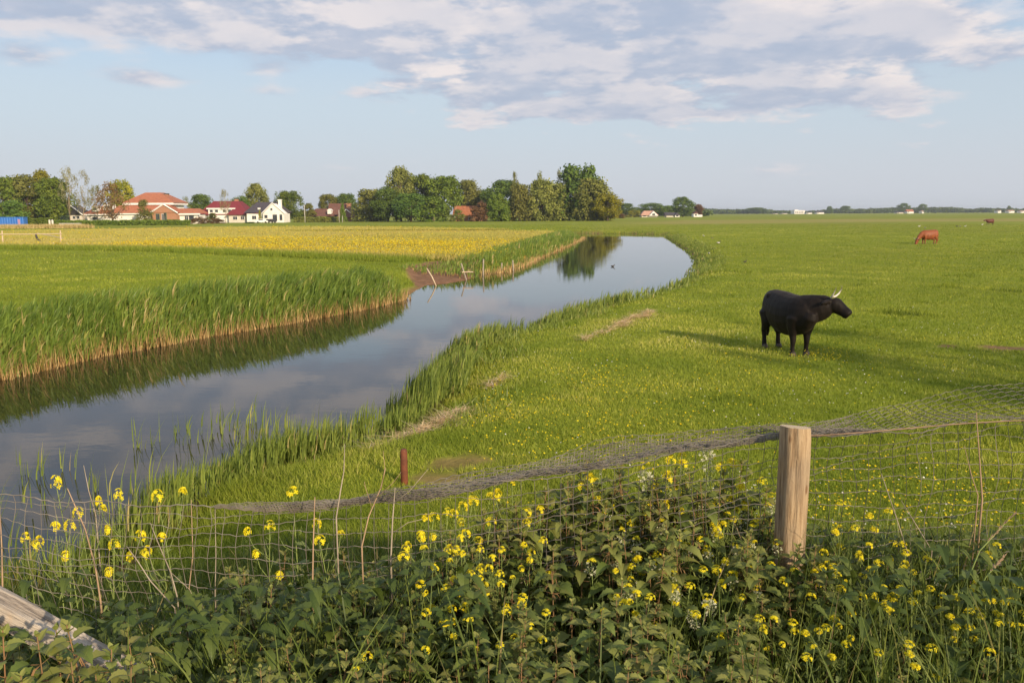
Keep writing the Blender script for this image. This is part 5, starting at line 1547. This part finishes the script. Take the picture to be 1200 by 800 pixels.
# ------------------------------------------------------------------ nettles
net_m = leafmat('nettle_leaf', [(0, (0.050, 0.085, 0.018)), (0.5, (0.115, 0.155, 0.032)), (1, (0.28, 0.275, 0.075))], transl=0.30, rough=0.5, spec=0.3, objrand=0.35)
stem_m = plainmat('nettle_stem', (0.24, 0.13, 0.06), (0.16, 0.12, 0.05), 8, 0.7)
gstem_m = plainmat('green_stem', (0.24, 0.30, 0.085), (0.17, 0.23, 0.06), 8, 0.6)
def leaf(mb, p, d, L_, W_, droop, rnd, g, teeth=True, wave=0.0):
    """one leaf: folded along its rib, drooping, with a toothed edge"""
    d = Vector(d).normalized()
    side = d.cross(Vector((0, 0, 1)))
    side = side.normalized() if side.length > .05 else Vector((1, 0, 0))
    st = 9
    v, vr = [], []
    for i in range(st + 1):
        t = i / st
        c = Vector(p) + d * (L_ * (t - 0.12 * droop * t * t)) + Vector((0, 0, -1)) * (droop * L_ * t * t * 0.85)
        w_ = W_ * (math.sin(math.pi * min(1, t * 0.93 + 0.07) ** 0.62)) * 0.5 if t < 1 else 0
        if teeth and 0 < i < st: w_ *= 1.13 if i % 2 else 0.86
        ll = Vector((0, 0, 1)) * (w_ * 0.42 + wave * math.sin(t * 9 + rnd * 20) * W_)
        v += [c - side * w_ + ll, c, c + side * w_ + ll]
        vr += [(rnd, t, 0)] * 3
    f = []
    for i in range(st):
        f += [(3 * i, 3 * i + 1, 3 * i + 4, 3 * i + 3), (3 * i + 1, 3 * i + 2, 3 * i + 5, 3 * i + 4)]
    mb.add(v, f, 0, vr)
def nettle_meshes(seed):
    g = random.Random(seed)
    st, lv = MB(), MB()
    nn = 9
    bx, by = g.uniform(-.06, .06), g.uniform(-.06, .06)
    pts = [Vector((bx * t * t, by * t * t, t)) for t in [k / nn for k in range(nn + 1)]]
    st.tube(pts, [0.0052 * (1 - 0.6 * k / nn) for k in range(nn + 1)], 6)
    a0 = g.uniform(0, 6.28)
    heights = [0.16, 0.30, 0.42, 0.53, 0.63, 0.72, 0.80, 0.87, 0.925, 0.965, 0.99]
    for k, hh in enumerate(heights):
        c = Vector((bx * hh * hh, by * hh * hh, hh))
        size = [0.11, .125, .135, .145, .145, .14, .13, .115, .09, .06, .034][k] * g.uniform(.85, 1.15)
        for sgn in (0, math.pi):
            aa = a0 + k * math.pi / 2 + sgn + g.uniform(-.3, .3)
            el = [-.1, 0, .05, .1, .15, .2, .25, .35, .5, .8, 1.1][k] + g.uniform(-.15, .15)
            d = Vector((math.cos(aa) * math.cos(el), math.sin(aa) * math.cos(el), math.sin(el)))
            pe = size * (.38 if k < 8 else .15)
            st.tube([c, c + d * pe], [.0016, .0012], 4)
            leaf(lv, c + d * pe, d, size, size * .56, g.uniform(.45, 1.0) if k < 9 else .15, min(1, max(0, .30 + .055 * k + g.uniform(-.2, .2))), g)  # tone rises with each leaf pair: sun on the tops put into the colour
        if k in (4, 5, 6, 7) and g.random() < .6:  # flower strings
            for q_ in range(2):
                aa = g.uniform(0, 6.28); d = Vector((math.cos(aa), math.sin(aa), -.3))
                st.tube([c, c + d * .03, c + d * .05 + Vector((0, 0, -.03))], [.0016, .003, .002], 4)
    return st.mesh('stem', stem_m, True), lv.mesh('leaves', net_m, False)
NP = [nettle_meshes(40 + k) for k in range(9)]
NPROF = ([-150, -50, 0, 100, 180, 255, 285, 400, 480, 520, 560, 600, 650, 720, 800, 880, 910, 960, 1040, 1200, 1320], [705, 705, 712, 705, 690, 690, 655, 648, 645, 632, 602, 585, 562, 545, 542, 552, 585, 608, 640, 680, 690])
def ngroup(px):
    if px < 200: return ('nettle in the shaded tangle between the wooden beam and the sagging netting', 'nettles by the wooden beam')
    if px < 470: return ('olive nettle in the bed left of the flowering mustard, before the netting', 'nettles left of the mustard')
    if px < 760: return ('green nettle in the tall bed behind the tallest mustard, in mid foreground', 'nettles in mid foreground')
    if px < 950: return ('nettle in the crowded bed left of and round the wooden fence post', 'nettles round the fence post')
    return ('nettle among mustard and grass to the right of the wooden fence post', 'nettles right of the fence post')
def plant_spot(px, u, top):
    """a spot on the bank: u 0 at the fence, 1 near the viewer"""
    d = 3.22 - 1.25 * u
    p = atd(px, top, d)
    zg = hz1(p.x, d)
    return Vector((p.x, d, zg)), max(0.25, p.z - zg)
nets = [(random.uniform(880, 985), random.uniform(.12, .5), random.uniform(618, 700)) for _ in range(16)]
def try_place(n, lo, hi, pw=1.0):
    out = 0
    while out < n:
        px = random.uniform(lo, hi)
        u = random.random() ** pw
        top = np.interp(px, *NPROF)
        py = top + (812 - top) * u * random.uniform(.9, 1.0) + random.uniform(-6, 26)
        nets.append((px, u, py)); out += 1
try_place(26, -120, 200);
for q_ in ((-20, 1, 742), (12, .96, 735), (45, 1, 750), (70, .92, 738), (92, 1, 765), (118, .9, 745), (140, 1, 770), (30, 1, 775), (-5, 1, 785), (60, 1, 788), (165, .9, 742), (105, .95, 722), (110, 1, 790)):
    nets.append(q_)
try_place(48, 250, 480); try_place(24, 262, 480, 4); try_place(46, 470, 760); try_place(50, 500, 780, 4); try_place(30, 740, 920); try_place(26, 740, 915, 4); try_place(14, 945, 1260)
for i, (px, u, py) in enumerate(nets):
    pos_, h_ = plant_spot(px, u, py)
    lab, grp = ngroup(px)
    t = thing('nettle', lab, 'nettle', pos_, random.uniform(0, 6.28), grp)
    s_ = min(1.15, h_)
    t.scale = (0.25 + .72 * s_, 0.25 + .72 * s_, s_)
    t.rotation_euler = (random.gauss(0, .06), random.gauss(0, .06), random.uniform(0, 6.28))
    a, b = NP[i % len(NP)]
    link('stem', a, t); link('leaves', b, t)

# ------------------------------------------------------------------ yellow mustard
mus_m = leafmat('mustard_leaf', [(0, (0.085, 0.135, 0.038)), (0.5, (0.14, 0.20, 0.055)), (1, (0.22, 0.27, 0.09))], transl=0.3, rough=0.5, spec=0.25, objrand=0.2)
head_m = leafmat('mustard_flower', [(0, (0.72, 0.57, 0.006)), (0.5, (0.80, 0.70, 0.012)), (1, (0.84, 0.78, 0.06))], transl=0.3, rough=0.5, spec=0.2)
pod_m = leafmat('mustard_pod', [(0, (0.50, 0.52, 0.32)), (1, (0.72, 0.72, 0.55))], transl=0.25)
def flower(mb, c, nrm, s_, g):
    nrm = nrm.normalized()
    u = nrm.cross(Vector((g.uniform(-1, 1), g.uniform(-1, 1), g.uniform(-1, 1)))).normalized()
    w_ = nrm.cross(u)
    for k in range(4):
        a = k * math.pi / 2
        d = u * math.cos(a) + w_ * math.sin(a)
        e = nrm.cross(d)
        mb.add([c, c + d * s_ * .7 + e * s_ * .42 + nrm * s_ * .25, c + d * s_ * 1.15 + nrm * s_ * .18, c + d * s_ * .7 - e * s_ * .42 + nrm * s_ * .25], [(0, 1, 2, 3)], 0, (g.uniform(0, 1), 1, 0))
def head_mesh(mb, c, g, R_=.026, n=15):
    for k in range(n):
        a, el = g.uniform(0, 6.28), g.uniform(-.15, 1.3)
        d = Vector((math.cos(a) * math.cos(el), math.sin(a) * math.cos(el), math.sin(el)))
        flower(mb, c + Vector((d.x * R_, d.y * R_, d.z * R_ * 1.35)), d + Vector((0, -.1, .15)), g.uniform(.0085, .0125), g)
def mustard_proto(seed, nheads, seedy, name_label):
    g = random.Random(seed)
    st, lv, heads, pods = MB(), MB(), [], []
    bend = (g.uniform(-.07, .07), g.uniform(-.07, .07))
    H_ = 1.0
    main = [Vector((bend[0] * t * t, bend[1] * t * t, t)) for t in [k / 8 for k in range(9)]]
    st.tube(main, [.0058 - .0040 * k / 8 for k in range(9)], 6)
    tips = [main[-1]]
    for k in range(nheads - 1):
        t0 = g.uniform(.55, .82)
        b0 = Vector((bend[0] * t0 * t0, bend[1] * t0 * t0, t0))
        a = g.uniform(0, 6.28)
        ln_ = g.uniform(.12, .26)
        e = b0 + Vector((math.cos(a) * ln_ * .5, math.sin(a) * ln_ * .5, ln_))
        if e.z > .985: e.z = .985
        md = b0.lerp(e, .5) + Vector((math.cos(a), math.sin(a), 0)) * ln_ * .12
        st.tube([b0, md, e], [.0028, .0022, .0016], 5)
        tips.append(e)
        leaf(lv, b0, Vector((math.cos(a), math.sin(a), .6)), g.uniform(.04, .07), .014, .6, g.random(), g, False)
    for k in range(7):
        t0 = g.uniform(.12, .75); a = g.uniform(0, 6.28)
        b0 = Vector((bend[0] * t0 * t0, bend[1] * t0 * t0, t0))
        leaf(lv, b0, Vector((math.cos(a), math.sin(a), g.uniform(.1, .7))), g.uniform(.07, .16) * (1.15 - t0 * .6), g.uniform(.018, .045), g.uniform(.5, 1.1), g.random(), g, True, .06)
    for k in range(11):   # slender pods and flowerless side shoots, pale green
        t0 = g.uniform(.5, .93); a = g.uniform(0, 6.28); ln_ = g.uniform(.05, .13)
        b0 = Vector((bend[0] * t0 * t0, bend[1] * t0 * t0, t0)); o_ = Vector((math.cos(a), math.sin(a), 0))
        st.tube([b0, b0 + o_ * ln_ * .45 + Vector((0, 0, ln_ * .3)), b0 + o_ * ln_ * .65 + Vector((0, 0, ln_ * .8))], [.0012, .0017, .0007], 4)
    for q_, tip in enumerate(tips):
        hb = MB()
        head_mesh(hb, tip, g, g.uniform(.022, .032) * (1 if q_ == 0 else .85), g.randrange(18, 28) if not seedy else 10)
        heads.append(hb.mesh('flower_head', head_m))
        for k in range(9):   # small stalks and buds below the flowers
            a = g.uniform(0, 6.28); dz = g.uniform(.02, .13)
            b0 = tip - Vector((0, 0, dz)); e = b0 + Vector((math.cos(a) * .028, math.sin(a) * .028, .022))
            st.tube([b0, e], [.0009, .0007], 3)
            if seedy:
                pb = pods[-1] if len(pods) > q_ else None
                if pb is None:
                    pods.append(MB()); pb = pods[-1]
                for _ in range(5):
                    c = b0 + Vector((math.cos(a + _) * g.uniform(.012, .04), math.sin(a + _) * g.uniform(.012, .04), g.uniform(-.02, .03)))
                    flower(pb, c, Vector((g.uniform(-1, 1), g.uniform(-1, 1), .3)), g.uniform(.006, .0095), g)
    return st.mesh('stem', gstem_m, True), lv.mesh('leaves', mus_m), heads, [p_.mesh('faded_flowers', pod_m) for p_ in pods]
MP = [mustard_proto(90 + k, n_, s_, '') for k, (n_, s_) in enumerate(((1, False), (2, False), (3, False), (2, False), (1, False), (4, False), (2, True), (3, True), (1, True)))]
HEADS = [(64, 568), (92, 603), (65, 620), (80, 618), (30, 632), (138, 583), (163, 630), (185, 583), (190, 632), (132, 640), (343, 578), (315, 618), (370, 615), (375, 634),
         (493, 628), (506, 607), (493, 685), (523, 602), (541, 595), (555, 588), (540, 632), (573, 612), (588, 645), (551, 674), (572, 667), (587, 684), (560, 700), (528, 714), (500, 718), (521, 690),
         (610, 709), (594, 716), (620, 734), (634, 750), (586, 756), (547, 725), (497, 763), (617, 601), (633, 599), (621, 648), (640, 718), (692, 661), (707, 717), (689, 546), (705, 548),
         (768, 572), (782, 575), (745, 634), (756, 548), (785, 540), (800, 545), (828, 522), (862, 545), (873, 600), (817, 590), (840, 620), (850, 660), (880, 650), (870, 700), (900, 595), (906, 582),
         (945, 770), (907, 726), (930, 740), (984, 590), (1000, 620), (965, 648), (978, 623), (1018, 640), (1028, 660), (1062, 648), (1060, 668), (1044, 718), (1070, 705), (1105, 675), (1012, 733), (1065, 755),
         (975, 665), (950, 700), (1140, 690), (1155, 705), (1135, 735), (1150, 722), (1192, 687), (1195, 735), (1170, 730), (1168, 640), (1120, 700), (1090, 690), (1040, 600), (1230, 660), (1240, 720), (-30, 610),
         (805, 640), (790, 690), (760, 700), (830, 700), (815, 720), (858, 735), (770, 660), (720, 655), (735, 690), (712, 600), (728, 622), (748, 655), (762, 590), (845, 575), (858, 610), (888, 690), (775, 612), (795, 580), (1085, 655), (1120, 735), (1180, 700), (1010, 700), (985, 690), (1055, 690), (990, 755), (1030, 765), (1090, 760), (1160, 765)]
g_ = random.Random(17)
for (cx_, cy_, sx_, sy_, n_) in ((545, 665, 40, 50, 12), (800, 610, 50, 45, 26), (860, 650, 40, 40, 18), (1060, 690, 70, 40, 8), (985, 690, 30, 40, 5), (1160, 720, 40, 30, 3)):
    HEADS += [(g_.gauss(cx_, sx_), max(548, g_.gauss(cy_, sy_))) for _ in range(n_)]
SEEDY = {(768, 572), (782, 575), (745, 634), (720, 655), (735, 690), (692, 661), (756, 548), (873, 600), (805, 640), (790, 690), (1060, 668), (1105, 675), (900, 595), (817, 590), (712, 600), (728, 622), (762, 590), (845, 575), (775, 612)}
def mgroup(px):
    if px < 260: return ('slim yellow-flowered mustard before the sagging netting at the lower left', 'mustard at the lower left')
    if px < 460: return ('small yellow mustard among the nettles, between the rusty stake and the left netting', 'mustard left of the thick clump')
    if px < 660: return ('bright yellow mustard of the thick clump left of the middle, before the nettles', 'mustard of the thick clump')
    if px < 930: return ('yellow mustard among the nettles left of the wooden fence post', 'mustard left of the fence post')
    return ('yellow mustard in long grass to the right of the wooden fence post', 'mustard right of the fence post')
for i, (px, py) in enumerate(HEADS):
    u = min(1.0, max(0.02, (py - 585) / 200)) * 0.85
    if px < 260: u = min(u, .25)
    pos_, h_ = plant_spot(px, u, py)
    lab, grp = mgroup(px)
    if (px, py) in SEEDY or (720 < px < 930 and i % 3 == 0):
        k = 6 + i % 3
        lab = lab.replace('slim yellow-flowered mustard', 'yellow mustard').replace('small yellow', 'yellow').replace('in long grass to the', 'in grass').replace('yellow mustard', 'fading mustard with white spent blooms').replace('bright ', '')
        grp = 'fading ' + grp
    else: k = i % 6
    st_, lv_, hd_, pd_ = MP[k]
    t = thing('mustard_plant', lab, 'wildflower', pos_, 0, grp)
    top_local = max((v.co.z for v in hd_[0].vertices))
    sc_ = h_ / 1.0
    wx_ = (.3 + .6 * sc_ if px >= 260 else .66) * random.uniform(.80, 1.15)
    t.scale = (wx_, wx_, sc_)
    bx_ = sum((v.co.x for v in st_.vertices if v.co.z > .99)) / max(1, sum(1 for v in st_.vertices if v.co.z > .99))
    by_ = sum((v.co.y for v in st_.vertices if v.co.z > .99)) / max(1, sum(1 for v in st_.vertices if v.co.z > .99))
    t.location = (pos_.x - bx_ * wx_, pos_.y - by_ * wx_, pos_.z)
    link('stem', st_, t); link('leaves', lv_, t)
    for hm in hd_: link('flower_head', hm, t)
    for pm in pd_: link('faded_flowers', pm, t)

# ------------------------------------------------------------------ dry stalks and twigs
dead_m = plainmat('dry_stalk', (0.42, 0.29, 0.18), (0.25, 0.17, 0.105), 9, 0.8)
dead2_m = plainmat('grey_stalk', (0.38, 0.32, 0.245), (0.23, 0.19, 0.14), 9, 0.8)
def stalk(label, pxs, d, r, mat, twigs=(), grp='dry stalks along the netting'):
    pts = [atd(a, b, d + 0.02 * i) for i, (a, b) in enumerate(pxs)]
    o0 = pts[0].copy()
    zg = hz1(o0.x, d)
    t = thing('dry_stalk', label, 'dry stalk', (o0.x, d, zg), 0, grp)
    r = r * 0.68
    mb = MB()
    mb.tube([Vector((0, 0, -.02))] + [p_ - Vector((o0.x, d, zg)) for p_ in pts], [r * 1.1] + [r * (1 - .55 * k / (len(pts) - 1)) for k in range(len(pts))], 6); mb.build('stem', mat, t, True)
    for tw in twigs:
        q_ = [atd(a, b, d + .03) - Vector((o0.x, d, zg)) for a, b in tw]
        mb = MB(); mb.tube(q_, [r * .45 * (1 - .5 * k / (len(q_) - 1)) for k in range(len(q_))], 5); mb.build('twig', mat, t, True)
stalk('upright dry orange-brown stalk left of the middle of the netting', [(366, 700), (367, 640), (369, 582)], 2.85, .0055, dead_m)
stalk('pale dry stalk with side twigs standing right of the orange-brown one', [(458, 655), (460, 610), (463, 571)], 2.9, .0055, dead2_m, [[(460, 590), (480, 575), (502, 549)], [(459, 625), (478, 612), (495, 608)]])
stalk('tall dry crooked stalk rising past the top of the netting, left of the rusty stake', [(394, 606), (399, 575), (403, 552), (404, 520)], 2.95, .0045, dead2_m)
stalk('dry twiggy stem leaning across the netting just left of the rusty stake', [(424, 640), (432, 605), (446, 572), (452, 548)], 2.92, .0045, dead_m, [[(436, 595), (428, 570), (427, 564)], [(441, 583), (460, 566), (470, 553)], [(447, 572), (451, 548), (449, 528)]])
stalk('long dry stalk leaning left through the netting at the lower left', [(118, 705), (112, 665), (100, 620), (79, 572)], 2.9, .0055, dead_m)
stalk('thin dry stalk leaning left below the left netting', [(208, 700), (200, 670), (185, 635), (176, 612)], 2.88, .004, dead2_m, [[(200, 670), (222, 690), (240, 726)]])
stalk('fine dry stem leaning left, right of the yellow flowers at the lower left', [(205, 712), (176, 680), (160, 655), (148, 639)], 2.8, .004, dead2_m)
stalk('thin dry upright stem in the shadow under the left netting', [(252, 700), (253, 650), (252, 594)], 2.95, .0032, dead2_m)
stalk('thin brown stem next to the thin upright one under the left netting', [(218, 720), (226, 650), (224, 585)], 2.95, .004, dead_m)
stalk('dry reddish stem against the netting at the left edge', [(3, 690), (2, 640), (0, 600)], 2.9, .005, dead_m)
stalk('straight thin bamboo-coloured stalk right of the wooden post, above the netting', [(1151, 585), (1148, 540), (1144, 483)], 3.0, .005, dead_m)
stalk('fine leaning dry stalk right of the wooden post, behind the mesh', [(1066, 655), (1050, 605), (1033, 555)], 2.98, .0035, dead2_m)
stalk('second fine leaning dry stalk farther right behind the mesh', [(1092, 645), (1072, 612), (1056, 586)], 2.98, .003, dead2_m)
stalk('short dry stalk left of the straight bamboo-coloured one', [(1146, 580), (1138, 555), (1130, 522)], 3.0, .003, dead_m)
stalk('dry reed stem poking out of the water reeds behind the left netting', [(112, 602), (104, 575), (98, 545)], 3.2, .0035, dead2_m)
# two tall grasses with seed heads at the right
def seed_grass(label, pxs, d, grp):
    pts = [atd(a, b, d) for a, b in pxs]
    zg = hz1(pts[0].x, d)
    t = thing('seeding_grass', label, 'grass stem', (pts[0].x, d, zg), 0, grp)
    org = Vector((pts[0].x, d, zg))
    mb = MB(); mb.tube([Vector((0, 0, -.02))] + [p_ - org for p_ in pts], [.0022] * len(pts) + [.0012], 5); mb.build('stem', gstem_m, t, True)
    mb = MB(); e0, e1 = pts[-2] - org, pts[-1] - org
    for k in range(26):
        c = e0.lerp(e1, .25 + .75 * k / 25); dd = (e1 - e0).normalized() * .016 + Vector((random.uniform(-.006, .006), random.uniform(-.004, .004), random.uniform(-.006, .006)))
        mb.tube([c, c + dd * .5, c + dd], [.0008, .0022, .0004], 4)
    mb.build('seed_head', dead_m, t)
seed_grass('tall grass stem with a pale seed head leaning right, upper one near the right edge', [(1115, 760), (1125, 700), (1148, 645), (1186, 604)], 2.6, 'seeding grasses at the right')
seed_grass('grass stem with a pale seed head leaning right, lower one near the right edge', [(1128, 770), (1135, 720), (1155, 676), (1176, 652)], 2.6, 'seeding grasses at the right')

# ------------------------------------------------------------------ undergrowth and long grass of the bank
under_m = leafmat('undergrowth_blades', [(0, (0.065, 0.105, 0.022)), (0.5, (0.13, 0.175, 0.034)), (0.85, (0.21, 0.245, 0.055)), (1, (0.44, 0.34, 0.17))], transl=.35, rough=.5, spec=.3)
def bank_blades(name, n, x0, x1, y0, y1, h0, h1, w_, keepf=None, segs=4, lean=.5, bend=.5):
    x, y = rng.uniform(x0, x1, n), rng.uniform(y0, y1, n)
    if keepf is not None:
        k = keepf(x, y); x, y = x[k], y[k]
    n = len(x)
    me = blades(name, np.stack([x, y, height(x, y)], 1), rng.uniform(h0, h1, n), w_ * rng.uniform(.6, 1.4, n), rng.uniform(0, 6.28, n), rng.uniform(.05, lean, n), under_m, np.clip(rng.normal(.45, .25, n), 0, 1), segs=segs, bend=bend)
    return tag(link(name, me), kind='stuff')
bank_blades('long_grass', 3300, 0.55, 4.2, 1.75, 3.3, .32, .66, .0058, lambda x, y: rng.uniform(0, 1, len(x)) < .35 + .65 * smooth01(.7, 1.2, x))
bank_blades('long_grass', 170, -1.6, 0.7, 1.75, 2.3, .45, .72, .008)
bank_blades('undergrowth', 8600, -3.6, 4.4, 1.7, 3.5, .12, .38, .011)
bank_blades('slope_grass', 34000, -5.5, 9.0, 3.2, 6.6, .10, .34, .010, lambda x, y: polydist(np.stack([x, y], 1), river) > .1, 2, .8)
bank_blades('long_grass', 1500, -3.4, -0.25, 2.35, 3.25, .30, .68, .006)
bank_blades('long_grass', 500, -0.6, 0.9, 2.9, 3.4, .30, .60, .006)
# low leafy weeds filling the gaps
mb = MB()
g_ = random.Random(5)
for _ in range(1500):
    x_, y_ = g_.uniform(-2.2, 2.4), g_.uniform(1.75, 3.5)
    z_ = hz1(x_, y_) if _ % 8 == 0 else 1.27
    if y_ > 3.1: z_ = hz1(x_, y_)
    a = g_.uniform(0, 6.28); el = g_.uniform(-.1, .7)
    leaf(mb, (x_, y_, z_ + g_.uniform(.05, .38)), (math.cos(a) * math.cos(el), math.sin(a) * math.cos(el), math.sin(el)), g_.uniform(.06, .11), g_.uniform(.035, .06), g_.uniform(.4, 1), g_.uniform(0, .6), g_)
for _ in range(1500):
    x_, y_ = g_.uniform(-2.2, -0.1), g_.uniform(2.3, 3.35)
    a = g_.uniform(0, 6.28); el = g_.uniform(-.3, .5)
    leaf(mb, (x_, y_, hz1(x_, y_) + g_.uniform(.05, .60) * (1 - .25 * (y_ - 2.3))), (math.cos(a) * math.cos(el), math.sin(a) * math.cos(el), math.sin(el)), g_.uniform(.05, .10), g_.uniform(.025, .05), g_.uniform(.4, 1), g_.uniform(0, .55), g_)
for _ in range(900):
    x_, y_ = g_.uniform(0.95, 2.3), g_.uniform(2.3, 3.3)
    a = g_.uniform(0, 6.28); el = g_.uniform(-.3, .5)
    leaf(mb, (x_, y_, hz1(x_, y_) + g_.uniform(.05, .55) * (1 - .3 * (y_ - 2.3))), (math.cos(a) * math.cos(el), math.sin(a) * math.cos(el), math.sin(el)), g_.uniform(.045, .09), g_.uniform(.02, .045), g_.uniform(.4, 1), g_.uniform(0, .6), g_)
tag(mb.build('leafy_undergrowth', net_m), kind='stuff')

# ------------------------------------------------------------------ air
m, nt = newmat('haze_air')
pv = N(nt, 'ShaderNodeVolumePrincipled')
pv.inputs['Color'].default_value = (0.80, 0.88, 1.0, 1)
pv.inputs['Density'].default_value = 0.00014
pv.inputs['Anisotropy'].default_value = 0.2
o = N(nt, 'ShaderNodeOutputMaterial')
L(nt, pv.outputs[0], o.inputs['Volume'])
mb = MB(); mb.box(-9500, 9500, -9500, 9500, -3.2, 40)
tag(mb.build('haze', m), kind='stuff')
